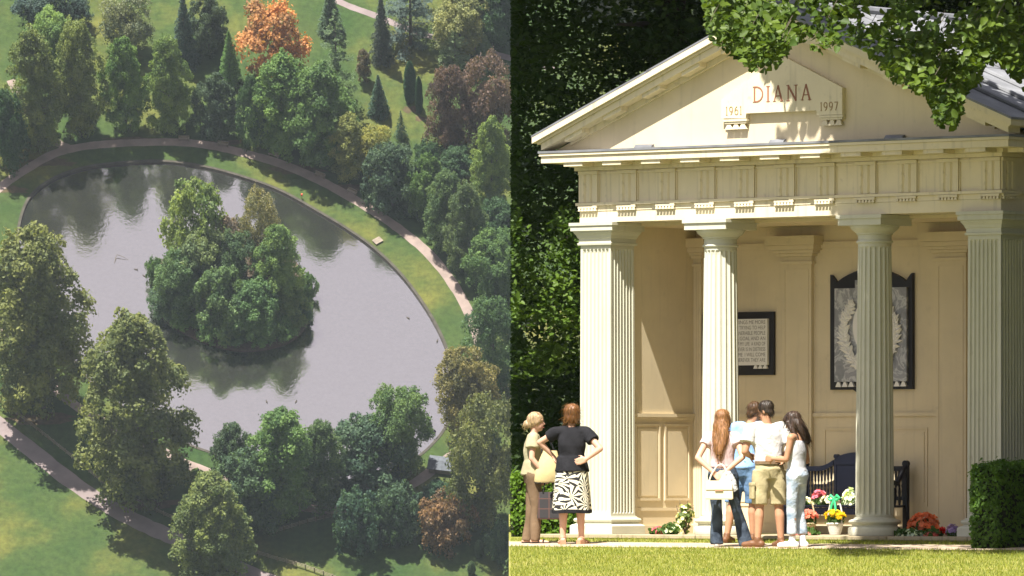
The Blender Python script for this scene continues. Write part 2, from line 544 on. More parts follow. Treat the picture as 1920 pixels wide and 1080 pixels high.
# ---------------------------------------------------------------- trees
def lobes_mesh(name, H, W, prof, nlobe, lr, leaf, n, seed, zlo=0.05, flat=1.0, droop=0.0, updir=0.35, sat=0.3, spires=0):
    g = np.random.default_rng(seed)
    L = []
    for i in range(nlobe):
        u = zlo + (1-zlo)*((i+0.5)/nlobe)
        u = min(0.99, max(zlo, u + g.normal()*0.03))
        r = g.uniform(*lr)*W*(0.65+0.35*prof(u))
        rad = max(0.0, prof(u)*W/2*g.uniform(0.72, 1.24) - r*0.75)
        th = i*2.39996 + g.normal()*0.5
        cz = min(u*H, H - r*0.8)
        L.append((rad*math.cos(th), rad*math.sin(th), cz, r, g.uniform(0, 1)))
    for i in range(spires):       # leading shoots that stand above the mass
        th = i*2.4 + g.normal()*.4; rd = W*g.uniform(.12, .30); hz_ = g.uniform(.86, 1.04)*H
        for q in range(5):
            u = .70 + q*.075
            if u*H < hz_: L.append((rd*math.cos(th)*(1-.06*q), rd*math.sin(th)*(1-.06*q), u*H, W*(.085-.011*q), g.uniform(.3, 1)))
    for i in range(nlobe//4):     # the inner wood of the crown
        u = g.uniform(zlo+.02, .85); r = g.uniform(.12, .2)*W*(.5+.5*prof(u)); th = g.uniform(0, 2*PI); rad = prof(u)*W*.2*g.uniform(0, 1)
        L.append((rad*math.cos(th), rad*math.sin(th), u*H, r, g.uniform(.2, .6)))
    L = np.array(L)
    w = L[:, 3]**2; cnt = (n*w/w.sum()).astype(int)
    Cs, Ns, T = [], [], []
    for (x, y, z, r, t), k in zip(L, cnt):
        d = g.normal(size=(k*2, 3)); d /= np.linalg.norm(d, axis=1, keepdims=True)
        out = np.array([x, y, 0.0]); on = np.linalg.norm(out)
        out = out/on if on > 1e-3 else np.array([0, 0, 1.0])
        sc = d @ out*0.6 + d[:, 2]*0.6
        d = d[np.argsort(-sc + g.uniform(0, 0.9, size=len(d)))][:k]
        rr_ = r*np.clip(g.normal(0.93, 0.16, size=k), 0.35, 1.3)
        # sprays: small bunches standing on the rounded mass
        ns = max(5, int(9*r)); sd_ = g.normal(size=(ns, 3)); sd_ /= np.linalg.norm(sd_, axis=1, keepdims=True)
        sd_[:, 2] = np.where(sd_[:, 2] < -.35, -sd_[:, 2], sd_[:, 2])
        sc_ = sd_*r*g.uniform(.55, 1.08, size=(ns, 1)); sr_ = r*g.uniform(.22, .42, size=ns); st_ = g.normal(size=ns)*.16
        pick = g.integers(0, ns, size=k); free = g.uniform(size=k) < .22
        loc = np.where(free[:, None], d*rr_[:, None], sc_[pick] + d*(sr_[pick]*np.clip(g.normal(.85, .25, size=k), .1, 1.5))[:, None])
        P = np.array([x, y, z]) + loc*np.array([1, 1, 1.12])
        dk_ = np.where(free, 0, st_[pick])
        P[:, 2] -= droop*np.linalg.norm(P[:, :2] - np.array([x, y]), axis=1)
        # small bunches
        P += g.normal(size=P.shape)*leaf*0.45
        ok = P[:, 2] > 0.1
        P, d = P[ok], d[ok]
        Cs.append(P); Ns.append(d + g.normal(size=d.shape)*0.55 + np.array([0, 0, updir]))
        T.append(np.clip(0.5 + (t-0.5)*sat*2.6 + dk_[ok] + g.normal(size=len(P))*0.15, 0, 1))
    C = np.concatenate(Cs); N = np.concatenate(Ns); T = np.concatenate(T)
    S = leaf*g.uniform(0.6, 1.25, size=len(C))
    return leaf_mesh(name, C, N, S, T, M['leaf'], 'quad', 0.7), L

def trunk_mesh(name, H, W, L, r0, low=0.0):
    mb = MB()
    top = H*0.86
    pts = [(0, 0, -0.3), (0.05*r0, 0, H*0.05), (0.2*r0, 0.1*r0, H*0.3), (-0.1*r0, 0.2*r0, H*0.6), (0, 0, top)]
    mb.tube(pts, [r0*1.5, r0, r0*0.75, r0*0.45, r0*0.1], 8)
    for k in range(0, len(L), max(1, len(L)//9)):
        x, y, z, r, t = L[k]
        zb = max(H*0.12, z*0.72)
        mb.tube([(0, 0, zb), (x*0.5, y*0.5, zb + (z-zb)*0.65), (x*0.92, y*0.92, z)], [r0*0.38, r0*0.24, r0*0.06], 5)
    return mb.mesh(name, M['bark'], True)

P_LIME = lambda u: np.interp(u, [0, .06, .2, .45, .7, .88, 1], [.55, .78, .98, 1.0, .82, .5, .15])
P_LIME2 = lambda u: np.interp(u, [0, .08, .3, .55, .75, .9, 1], [.35, .62, 1.0, .98, .75, .5, .18])
P_DOME = lambda u: np.interp(u, [0, .1, .35, .6, .82, 1], [.7, .9, 1.0, .95, .7, .2])
P_OPEN = lambda u: np.interp(u, [0, .2, .4, .65, .85, 1], [.35, .7, 1.0, 1.0, .85, .4])
P_CONE = lambda u: np.interp(u, [0, .08, .3, .6, 1], [.8, 1.0, .85, .5, .05])

VAR = {}
def variant(key, H, W, prof, nl, lr, leaf, n, seed, r0, **kw):
    me, L = lobes_mesh('crown_'+key, H, W, prof, nl, lr, leaf, n, seed, **kw)
    VAR[key] = (me, trunk_mesh('trunk_'+key, H, W, L, r0), H, W)
for s in range(4):
    variant('lime%d' % s, 34, 17, (P_LIME, P_LIME2)[s % 2], 125, (.075, .135), .31, 46000, 20+s, .55, sat=.35, spires=6)
for s in range(3):
    variant('broad%d' % s, 24, 17, P_OPEN, 85, (.08, .15), .31, 34000, 30+s, .5, spires=4)
for s in range(3):
    variant('dome%d' % s, 15, 13, P_DOME, 70, (.08, .14), .27, 25000, 40+s, .35, sat=.22)
for s in range(2):
    variant('bush%d' % s, 6.5, 10, P_DOME, 48, (.08, .14), .24, 11000, 50+s, .15, sat=.3)
variant('beech0', 20, 15, P_DOME, 60, (.11, .17), .28, 22000, 60, .45, droop=.35, updir=.1)
variant('beech1', 20, 15, P_OPEN, 60, (.11, .17), .28, 22000, 61, .45, droop=.35, updir=.1)
variant('airy0', 14, 12, P_OPEN, 34, (.10, .19), .34, 9000, 66, .3, sat=.4)
variant('airy1', 18, 11, P_LIME2, 34, (.11, .19), .34, 10000, 67, .3, sat=.4)

def conifer(key, H, W, tiers, nb, leaf, seed, droop=0.25, r0=.3, irregular=0.1, power=0.9, perb=26, plate=False):
    g = np.random.default_rng(seed)
    Cs, Ns, T = [], [], []
    tr = MB()
    tr.tube([(0, 0, -0.3), (0, 0, H*.5), (0, 0, H*.97)], [r0*1.3, r0*.7, .03], 7)
    for i in range(tiers):
        u = 0.06 + 0.92*i/(tiers-1)
        Lb = W/2*((1-u)**power)*1.0 + W*0.02
        for j in range(nb):
            if irregular > .25 and g.uniform() < irregular*0.6: continue
            th = j*2*PI/nb + i*1.1 + g.normal()*0.25
            ln = Lb*g.uniform(1-irregular*1.6, 1+irregular)
            k = max(4, int(perb*ln/(W/2)))
            s = np.sqrt(g.uniform(0.03, 1, size=k))
            spread = (0.28 if plate else 0.16)*ln*s*(1.15-s*0.7)*2
            x = s*ln; y = g.normal(size=k)*spread*0.55
            z = u*H - droop*ln*s**1.5 + g.normal(size=k)*(0.10 if plate else 0.22)*leaf*2
            if plate: z += 0.12*ln*s
            Cs.append(np.stack([x*math.cos(th)-y*math.sin(th), x*math.sin(th)+y*math.cos(th), z], 1))
            Ns.append(g.normal(size=(k, 3))*(0.3 if plate else 0.5) + np.array([math.cos(th)*.4, math.sin(th)*.4, 0.9]))
            T.append(np.clip(0.5 + g.normal()*0.12 + g.normal(size=k)*0.2, 0, 1))
            if j % 2 == 0: tr.tube([(0, 0, u*H), (ln*.9*math.cos(th), ln*.9*math.sin(th), u*H - droop*ln*.8 + (0.12*ln if plate else 0))], [r0*.22*(1-u)+.02, .015], 4)
    C = np.concatenate(Cs); N = np.concatenate(Ns); T = np.concatenate(T)
    ok = C[:, 2] > 0.05
    me = leaf_mesh('crown_'+key, C[ok], N[ok], leaf*g.uniform(.6, 1.2, size=ok.sum()), T[ok], M['leaf'], 'quad', 0.55)
    VAR[key] = (me, tr.mesh('trunk_'+key, M['bark'], True), H, W)
conifer('spruce0', 14, 8.5, 26, 13, .26, 70, .3, .2, perb=40)
conifer('spruce1', 20, 10, 30, 12, .32, 71, .45, .3, .18, .8, perb=44)
conifer('fir0', 9, 5, 15, 9, .2, 72, .12, .12, .2, 1.0, perb=30)
conifer('cedar0', 27, 12, 15, 6, .34, 73, .05, .45, .4, .55, perb=120, plate=True)
conifer('cedar1', 22, 17, 11, 8, .36, 74, .1, .5, .35, .5, perb=170, plate=True)
# columnar cypress: close dense foliage on a spindle
g = np.random.default_rng(80)
k = 9000; u = g.uniform(0.02, 1, size=k); th = g.uniform(0, 2*PI, size=k)
wr = np.interp(u, [0, .08, .4, .75, .93, 1], [.45, .8, 1, .85, .45, .05])*1.2*(1+0.08*np.sin(th*5+u*9))*np.clip(g.normal(.95, .07, size=k), .6, 1.1)
C = np.stack([wr*np.cos(th), wr*np.sin(th), u*11], 1)
N = np.stack([np.cos(th), np.sin(th), 0*u+.2], 1) + g.normal(size=(k, 3))*.4
mb = MB().tube([(0, 0, -0.3), (0, 0, 5), (0, 0, 10)], [.25, .2, .03], 7)
VAR['cypress0'] = (leaf_mesh('crown_cypress', C, N, .2*g.uniform(.6, 1.2, size=k), g.uniform(.2, .8, size=k), M['leaf'], 'quad', .5), mb.mesh('trunk_cypress', M['bark'], True), 11, 2.4)

used_yaw = 0
def park_tree(x, yb, yt, w, key, colr, label, name='park_tree', cat='tree', group='trees around the oval lake', skirt=0.33, yaw=None, hmax=None):
    me, tk, H0, W0 = VAR[key]
    a, b = park(x, yb - skirt*w*0.5*2*0.5)
    Wm = w*0.94/KPX
    Hm = (yb - skirt*w*0.5 - yt)/(KPX*CS) - 0.10*Wm
    Hm = max(Hm, Wm*0.45)
    yw = rnd.uniform(0, 2*PI) if yaw is None else yaw
    root = empty(name, PW(a, b), park_rot(yw))
    tag(root, label, cat, group)
    for nm, d in (('crown', me), ('trunk', tk)):
        o = link(nm, d, root)
        o.scale = (Wm/W0, Wm/W0, Hm/H0)
        o.color = tuple(min(c*1.75, .6) for c in colr) + (1,)
    return root

DK = (.030, .055, .030); MD = (.050, .082, .030); GR = (.062, .10, .032); OL = (.085, .10, .038)
GO = (.15, .14, .048); SI = (.11, .115, .085); BL = (.035, .055, .055); CO = (.075, .048, .05)
TREES = [
 # far lawn, top of the picture
 (85, 62, -45, 115, 'broad0', BL, 'dark blue-green tree at the very top edge above the leafy limes', 'park_tree'),
 (143, 62, -5, 62, 'dome1', BL, 'small slate-green tree between the top-edge dark tree and the silvery tree', 'park_tree'),
 (240, 112, -12, 98, 'beech1', SI, 'silvery grey-green tree behind the pair of conical limes', 'park_tree'),
 (348, 132, -8, 66, 'spruce1', BL, 'narrow dark conifer leaning against the round dark tree at the top', 'conifer'),
 (392, 105, -8, 80, 'dome0', (.045, .062, .045), 'round dark green tree with pale leaf tips at the top of the lawn', 'park_tree'),
 (432, 160, 58, 55, 'spruce0', (.07, .12, .045), 'slim bright green conical tree beside the orange maple', 'conifer'),
 (490, 62, 6, 34, 'spruce0', (.045, .065, .075), 'little blue spruce behind the orange maple', 'conifer'),
 (515, 168, 20, 128, 'airy0', (.25, .115, .055), 'orange and red autumn maple on the far lawn', 'maple_tree'),
 (620, 70, -25, 58, 'spruce1', (.05, .075, .055), 'grey-green conifer at the top behind the tall cedar', 'conifer'),
 (632, 205, 22, 78, 'cedar0', (.06, .085, .05), 'tall open cedar with tiered branches above the bank of limes', 'cedar_tree'),
 (683, 158, 95, 34, 'airy1', (.09, .07, .055), 'thin brownish sapling right of the tall cedar', 'sapling'),
 (716, 122, -8, 56, 'spruce1', (.04, .05, .05), 'dark upright conifer in front of the drooping blue cedar', 'conifer'),
 (770, 105, -55, 125, 'cedar1', (.05, .068, .075), 'wide drooping blue cedar at the top of the lawn', 'cedar_tree'),
 (935, 95, -50, 120, 'broad1', DK, 'dark tree in the upper corner behind the pale tree', 'park_tree'),
 (862, 120, -6, 112, 'broad2', (.12, .12, .06), 'big pale buff-green tree at the upper edge of the lawn', 'park_tree'),
 (853, 145, 55, 68, 'cedar0', (.08, .105, .06), 'grey-green pine in front of the pale buff tree', 'pine_tree'),
 (908, 130, 62, 60, 'spruce1', (.075, .10, .06), 'grey-green conifer beside the pine, above the purple beeches', 'conifer'),
 (710, 222, 140, 52, 'spruce0', (.035, .062, .05), 'neat dark spruce standing alone on the lawn', 'conifer'),
 (769, 194, 116, 24, 'cypress0', (.025, .055, .035), 'taller of the two columnar cypresses on the lawn', 'cypress_tree'),
 (786, 214, 145, 15, 'cypress0', (.025, .055, .035), 'shorter thinner columnar cypress on the lawn', 'cypress_tree'),
 (752, 264, 208, 32, 'fir0', (.03, .055, .04), 'small dark fir with open branches below the cypresses', 'conifer'),
 (846, 285, 130, 92, 'beech0', CO, 'purple copper beech nearer the cypresses', 'beech_tree'),
 (918, 285, 120, 112, 'beech1', (.085, .055, .055), 'broader copper beech against the edge of the view', 'beech_tree'),
 # back row beyond the ring path
 (15, 325, 178, 84, 'dome2', DK, 'dark tree at the left edge where the path leaves the ring', 'park_tree'),
 (100, 150, 28, 96, 'broad1', (.09, .13, .045), 'fresh light green tree behind the two tall left limes', 'park_tree'),
 (72, 288, 64, 112, 'lime0', OL, 'tall lime with bare lower trunk left of the path fork', 'lime_tree'),
 (152, 270, 48, 104, 'lime1', OL, 'tall leaning lime directly above the path fork', 'lime_tree'),
 (237, 258, 78, 86, 'lime3', GR, 'left one of the conical twin limes by the ring path', 'lime_tree'),
 (320, 256, 74, 92, 'lime2', (.08, .11, .038), 'right one of the conical twin limes by the ring path', 'lime_tree'),
 (406, 264, 146, 88, 'dome0', (.034, .05, .036), 'round dark evergreen between the twin limes and the big bank of trees', 'park_tree'),
 (475, 285, 150, 60, 'dome1', DK, 'shaded dark tree at the left end of the big bank of trees', 'park_tree'),
 (532, 295, 106, 130, 'lime0', GR, 'broad green lime below the orange maple', 'lime_tree'),
 (605, 325, 128, 125, 'lime3', MD, 'large lime in the middle of the bank, in front of the cedar', 'lime_tree'),
 (655, 345, 218, 76, 'lime1', (.115, .12, .05), 'yellowing lime at the lower end of the bank of trees', 'lime_tree'),
 (704, 345, 244, 72, 'broad2', GO, 'pale gold tree just past the yellowing lime', 'park_tree'),
 (735, 402, 274, 108, 'dome2', (.036, .056, .04), 'dark round oak beside the curve of the path', 'park_tree'),
 (802, 318, 270, 56, 'bush0', DK, 'low dark bush below the purple beeches', 'bush'),
 (856, 335, 278, 66, 'dome1', DK, 'dark round tree under the broader copper beech', 'park_tree'),
 (802, 415, 297, 78, 'dome0', MD, 'first tree of the right bank after the dark oak', 'park_tree'),
 (838, 470, 325, 88, 'lime2', (.05, .075, .034), 'upright tree overhanging the right curve of the path', 'park_tree'),
 (876, 520, 350, 84, 'lime0', (.058, .078, .04), 'grey-green tree lower on the right bank beside the path', 'park_tree'),
 (922, 405, 228, 78, 'lime3', (.10, .13, .045), 'tall bright yellow-green tree at the edge of the view', 'park_tree'),
 (932, 470, 378, 86, 'dome2', DK, 'shaded tree below the bright yellow-green tree', 'park_tree'),
 (925, 570, 444, 110, 'broad0', MD, 'wide green tree at the edge halfway down the right bank', 'park_tree'),
 (925, 745, 564, 118, 'beech0', (.045, .075, .04), 'drooping green tree hiding the lower end of the ring path', 'park_tree'),
 # near side
 (78, 795, 444, 205, 'lime1', (.084, .090, .038), 'huge golden-topped lime at the left edge of the lake', 'lime_tree'),
 (-30, 640, 470, 110, 'broad1', MD, 'tree half out of view behind the huge left lime', 'park_tree'),
 (262, 955, 606, 205, 'lime0', (.080, .087, .036), 'huge spreading lime on the near shore with visible limbs', 'lime_tree'),
 (875, 835, 668, 112, 'broad2', (.10, .085, .04), 'yellow-brown tree at the lower right shore', 'park_tree'),
 (908, 1000, 766, 138, 'beech1', (.085, .088, .042), 'large olive tree drooping over the hut', 'park_tree'),
 (465, 1015, 856, 128, 'dome0', (.042, .066, .042), 'dark rounded tree beside the golden-topped tree', 'park_tree'),
 (440, 915, 800, 80, 'dome1', (.04, .06, .04), 'dark tree at the left end of the near shore bank', 'park_tree'),
 (528, 985, 774, 138, 'lime3', (.058, .095, .034), 'fresh green lime in the near shore bank', 'lime_tree'),
 (605, 960, 795, 92, 'lime2', (.05, .075, .036), 'narrow dark lime between the fresh green lime and the round oak', 'lime_tree'),
 (695, 940, 790, 150, 'dome2', (.034, .056, .04), 'round dark oak in the near shore bank', 'park_tree'),
 (748, 910, 741, 118, 'broad0', (.06, .09, .038), 'tallest rounded green tree at the right of the near shore bank', 'park_tree'),
 (822, 955, 903, 56, 'dome1', (.028, .055, .036), 'compact dark evergreen between the bank and the red bush', 'bush'),
 (675, 1040, 934, 100, 'bush0', (.034, .06, .046), 'dark blue-green shrub on the lower lawn next to the fence end', 'bush'),
 (745, 1022, 920, 100, 'bush1', (.04, .064, .046), 'dark shrub between the blue-green shrub and the red bush', 'bush'),
 (835, 1032, 938, 104, 'bush0', (.12, .07, .045), 'reddening autumn bush on the lower lawn', 'bush'),
 (940, 1062, 985, 60, 'bush1', (.045, .07, .05), 'grey-green bush in the lower right corner of the lawn', 'bush'),
 (898, 1046, 1012, 16, 'cypress0', (.04, .06, .035), 'tiny upright shrub near the grey-green bush', 'bush'),
 (884, 1080, 1052, 15, 'cypress0', (.05, .075, .04), 'tiny upright shrub lowest on the lawn', 'bush'),
 (372, 930, 880, 36, 'airy1', (.07, .10, .03), 'thin sapling between the near lime and the pink path', 'sapling'),
 (402, 1110, 895, 142, 'lime2', (.082, .096, .038), 'golden-topped conical tree by the drive at the bottom', 'park_tree'),
]
for t in TREES:
    park_tree(*t)

# the wood that carries on beyond the oval on both sides, one mass
g = np.random.default_rng(99)
Cw = []; Nw = []; Tw = []
n_w = 0
while n_w < 120:
    px, py = g.uniform(-900, 2100), g.uniform(-420, 1500)
    if -120 < px < 1010 and -60 < py < 1345: continue
    if 1010 <= px and g.uniform() < .25: continue
    n_w += 1
    a, b = park(px, py); H_ = g.uniform(14, 30); R_ = g.uniform(4, 7.5); t_ = g.uniform(.1, .8)
    for q in range(16):
        u = g.uniform(.12, 1); th = g.uniform(0, 2*PI); rr_ = R_*(1-.55*max(0, u-.45)/.55)*.7
        c = np.array([a + rr_*math.cos(th), b + rr_*math.sin(th), H_*u*.92]); k = 150
        d = g.normal(size=(k, 3)); d /= np.linalg.norm(d, axis=1, keepdims=True)
        Cw.append(c + d*R_*.36*np.clip(g.normal(.9, .2, size=(k, 1)), .3, 1.3)); Nw.append(d + g.normal(size=(k, 3))*.5 + np.array([0, 0, .35])); Tw.append(np.clip(t_ + g.normal()*.12 + g.normal(size=k)*.15, 0, 1))
Cw = np.concatenate(Cw); ok = Cw[:, 2] > .2; Cw = Cw[ok]; Nw = np.concatenate(Nw)[ok]; Tw = np.concatenate(Tw)[ok]
o = link('woodland', leaf_mesh('woodland', Cw, Nw, .42*g.uniform(.6, 1.3, size=len(Cw)), Tw, M['leaf'], 'quad', .7), None, PO, park_rot()); o.color = (.07, .10, .045, 1); tag(o, kind='stuff')

# ---------------------------------------------------------------- the island
isl_px = [(285,560),(290,505),(320,472),(400,452),(500,456),(560,492),(584,560),(577,608),(542,642),(470,658),(400,648),(340,622),(300,594)]
isl = [(v.x, v.y) for v in catmull([(*park(*q), 0) for q in isl_px], 4, True)]
cx = sum(q[0] for q in isl)/len(isl); cy = sum(q[1] for q in isl)/len(isl)
mb = MB()
mb.rings([[(a, b, -0.6) for a, b in isl], [(cx+(a-cx)*.985, cy+(b-cy)*.985, -0.1) for a, b in isl], [(cx+(a-cx)*.9, cy+(b-cy)*.9, 0.4) for a, b in isl], [(cx+(a-cx)*.3, cy+(b-cy)*.3, 0.9) for a, b in isl]])
tag(mb.build('island_ground', M['soil'], None, True, PO, park_rot()), kind='structure')
GI = 'trees on the island'
ISL = [
 (368, 560, 348, 122, 'airy0', (.098, .122, .044), 'airy yellow-green tree on the far end of the island'),
 (490, 540, 360, 88, 'beech1', (.13, .115, .075), 'brownish grey tree at the far right of the island'),
 (432, 555, 405, 78, 'airy1', (.12, .085, .075), 'dull purple-brown tree in the middle of the island'),
 (525, 610, 420, 96, 'lime3', (.075, .11, .042), 'upright bright green tree on the right of the island'),
 (440, 590, 440, 90, 'broad0', (.05, .075, .045), 'dark green tree behind the middle of the island'),
 (385, 600, 432, 112, 'broad1', (.095, .115, .062), 'grey-green rounded tree in the middle of the island'),
 (340, 615, 470, 100, 'broad2', (.05, .08, .04), 'dark bushy tree on the left side of the island'),
 (322, 612, 520, 80, 'dome1', (.045, .07, .05), 'low dark tree at the left water edge of the island'),
 (415, 650, 500, 110, 'dome0', (.06, .09, .045), 'round green tree on the front left of the island'),
 (475, 655, 525, 110, 'dome2', (.05, .085, .04), 'round green tree at the front of the island'),
 (545, 630, 535, 80, 'dome1', (.06, .085, .04), 'low tree at the right water edge of the island'),
]
for t in ISL:
    t = (t[0], t[1]-14, t[2]+8, t[3]*.95) + t[4:]
    park_tree(*t, name='island_tree', group=GI)
SH = [(305,600,60),(345,632,70),(395,652,75),(440,660,70),(485,662,75),(530,652,70),(566,620,56),(578,575,44),(292,545,44)]
SHL = ['low shrub at the far left waterline of the island', 'rounded shrub at the lower left waterline of the island', 'shrub on the front left waterline of the island', 'shrub left of the lowest point of the island',
  'shrub at the lowest point of the island waterline', 'shrub on the front right waterline of the island', 'shrub at the right tip of the island waterline', 'small shrub high on the right rim of the island', 'small shrub high on the left rim of the island']
for k, (x, yb, w) in enumerate(SH):
    park_tree(x, yb-14, yb-58, w*.9, 'bush%d' % (k % 2), (.05, .085, .035) if k % 3 else (.04, .07, .045),
              SHL[k], 'shrub', 'shrub', 'shrubs round the rim of the island')

# ---------------------------------------------------------------- small things in the park
def local(root_ab, q):
    a, b = park(*q)
    return a - root_ab[0], b - root_ab[1]
def fence(pxs, label, nposts, h=1.15):
    P = [park(*q) for q in pxs]
    r0 = P[0]
    root = empty('post_and_rail_fence', PW(*r0), park_rot())
    tag(root, label, 'fence')
    C = catmull([(a-r0[0], b-r0[1], 0) for a, b in P], 12)
    d = [0]
    for i in range(1, len(C)): d.append(d[-1] + (C[i]-C[i-1]).length)
    pts = []
    for k in range(nposts):
        s = d[-1]*k/(nposts-1)
        i = max(1, int(np.searchsorted(d, s))); i = min(i, len(C)-1)
        f = (s-d[i-1])/max(d[i]-d[i-1], 1e-6)
        pts.append(C[i-1].lerp(C[i], f))
    pm = MB().bevel(-.07, .07, -.07, .07, -.3, h+.12, .015).mesh('post', M['wood'])
    for q in pts:
        link('post', pm, root, q, (0, 0, 0.2))
    for i in range(nposts-1):
        a, b = pts[i], pts[i+1]
        for z in (0.38, 0.72, 1.05):
            mb = MB().tube([(a.x, a.y, z), (b.x, b.y, z+rnd.uniform(-.02, .02))], 0.045, 4)
            mb.build('rail', M['wood'], root)
fence([(-10,748),(40,785),(100,832),(150,872),(200,912),(260,945),(335,980)], 'weathered post and rail fence running along the drive under the big limes', 30)
fence([(468,1036),(520,1052),(570,1066),(640,1092)], 'short post and rail fence by the golden-topped tree at the bottom', 11)
fence([(503,1004),(540,993),(575,982),(622,971)], 'post and rail fence at the top of the lower lawn beside the shrubs', 9)

def park_bench(x, y, yaw, label):
    root = empty('park_bench', PW(*park(x, y)), park_rot(yaw))
    tag(root, label, 'bench', 'benches along the ring path')
    link('seat', VARB['seat'], root); link('backrest', VARB['back'], root)
    for sx in (-.85, .85): link('leg', VARB['leg'], root, (sx, 0, 0))
VARB = {'seat': MB().box(-1, 1, -.25, .25, .42, .48).mesh('seat', M['wood']), 'back': MB().box(-1, 1, .2, .26, .5, .95).mesh('backrest', M['wood']),
        'leg': MB().box(-.05, .05, -.24, .24, 0, .418).mesh('leg', M['wood'])}
park_bench(345, 263, 0, 'wooden bench beside the path below the twin limes')
park_bench(418, 273, -.2, 'wooden bench beside the path below the round dark evergreen')
park_bench(513, 293, -.4, 'wooden bench beside the path under the broad green lime')
park_bench(600, 331, -.5, 'wooden bench beside the path under the large middle lime')
park_bench(660, 362, -.6, 'wooden bench beside the path next to the dark round oak')

root = empty('landing_stage', PW(*park(708, 453)), park_rot(.65)); tag(root, 'small pale wooden landing stage on the lake edge', 'jetty')
for k in range(6): MB().box(-.8, .8, -.66+k*.22, -.66+k*.22+.19, .3, .36).build('plank', M['wood'], root)
for sx in (-.7, .7):
    for sy in (-.55, .5): MB().tube([(sx, sy, -.6), (sx, sy, .3)], .06, 6).build('post', M['wood'], root)

M['slate'] = mat('dull_grey_roofing', (0.10, 0.11, 0.125), .8, .2, 1.5, spec=.1)
root = empty('lakeside_hut', PW(*park(826, 878)), park_rot(-.15)); tag(root, 'small hut with grey ridged metal roof among the trees', 'hut')
root.scale = (.85, .85, .72)
mb = MB().box(-2.2, 2.2, -1.5, 1.5, 0, 1.8); mb.build('wall', M['wood'], root)
for sy in (-1, 1):
    q = MB().add([(-2.5, 0, 2.6), (2.5, 0, 2.6), (2.5, sy*1.9, 1.75), (-2.5, sy*1.9, 1.75), (-2.5, 0, 2.68), (2.5, 0, 2.68), (2.5, sy*1.9, 1.83), (-2.5, sy*1.9, 1.83)],
                 [(0,3,2,1),(4,5,6,7),(0,1,5,4),(1,2,6,5),(2,3,7,6),(3,0,4,7)])
    rf = q.build('roof', M['slate'], root)
    for k in range(6): MB().tube([(-2.4+k*.95, 0, 2.7), (-2.4+k*.95, sy*1.9, 1.85)], .05, 4).build('roof_rib', M['slate'], rf)

root = empty('lake_marker', PW(*park(566, 372)), park_rot()); tag(root, 'small red marker post on the grass at the lake edge', 'post')
MB().tube([(0, 0, 0), (0, 0, 1.0)], .06, 6).build('post', M['wood'], root); MB().tube([(0, 0, .7), (0, 0, 1.15)], .16, 8).build('red_top', mat('red_paint', (.5, .06, .03), .5), root)
mb = MB()
a0, b0_ = park(218, 482)
mb.tube([(-.3, -1.2, -.35), (-.1, 0, -.1), (.1, .5, .1), (1.2, .1, 0), (2.2, -.4, -.35)], [.05, .07, .06, .05, .02], 5)
o = mb.build('fallen_branch', M['bark'], None, True, PW(a0, b0_), park_rot()); tag(o, 'dead branch sticking out of the open lake water', 'branch')
DL = ['upper dark duck left of the island', 'lower dark duck left of the island', 'left duck on the open water below the island', 'right duck on the open water below the island', 'dark duck on the right part of the lake', 'dark duck close to the right bank of the lake']
dk = mat('duck_plumage', (.06, .05, .04), .7)
for k, (x, y) in enumerate(((255,503),(270,515),(500,751),(555,751),(765,594),(820,637))):
    root = empty('duck', PW(*park(x, y), -.35), park_rot(rnd.uniform(0, 6))); tag(root, DL[k], 'duck', 'ducks on the lake')
    mb = MB().ell((0, 0, .06), (.3, .15, .13), 10, 6).ell((.27, 0, .24), (.09, .07, .08), 8, 6).tube([(.2, 0, .1), (.26, 0, .22)], [.08, .06], 6)
    mb.tube([(.33, 0, .23), (.43, 0, .21)], [.03, .015], 5).tube([(-.25, 0, .1), (-.4, 0, .17)], [.07, .02], 5)
    mb.build('body', dk, root, True)

# one walker on the shore
root = empty('person', PW(*park(815, 818)), park_rot(.4)); tag(root, 'tiny walker in dark clothes on the lake shore by the yellow-brown tree', 'person')
mb = MB()
for sx in (-.1, .1): mb.tube([(sx, 0, 0), (sx, .03, .45), (sx*.9, 0, .9)], [.06, .07, .1], 8)
mb.tube([(0, 0, .8), (0, 0, 1.1), (0, 0, 1.38), (0, 0, 1.5)], [.16, .15, .19, .07], 10).ell((0, .01, 1.62), (.09, .1, .12), 10, 8)
for sx in (-1, 1): mb.tube([(sx*.18, 0, 1.38), (sx*.24, -.02, 1.1), (sx*.22, .1, .85)], [.06, .05, .035], 6)
mb.build('body', mat('dark_coat', (.03, .03, .04), .9), root, True)

# summer haze over the valley
mb = MB().box(-345, 345, -95, yt+135, ZB-1, ZT+35)
hz = bpy.data.materials.new('haze'); hz.use_nodes = True
hz.node_tree.nodes.clear()
ho = hz.node_tree.nodes.new('ShaderNodeOutputMaterial'); hv = hz.node_tree.nodes.new('ShaderNodeVolumePrincipled')
hv.inputs['Density'].default_value = 0.000034
hv.inputs['Color'].default_value = (.76, .87, 1.0, 1)
hz.node_tree.links.new(hv.outputs['Volume'], ho.inputs['Volume'])
tag(mb.build('haze', hz), kind='stuff')
# ================================================================ THE TERRACE AND ITS TEMPLE
EDGE = lambda y: -0.00046*y      # the terrace ends here, above the valley

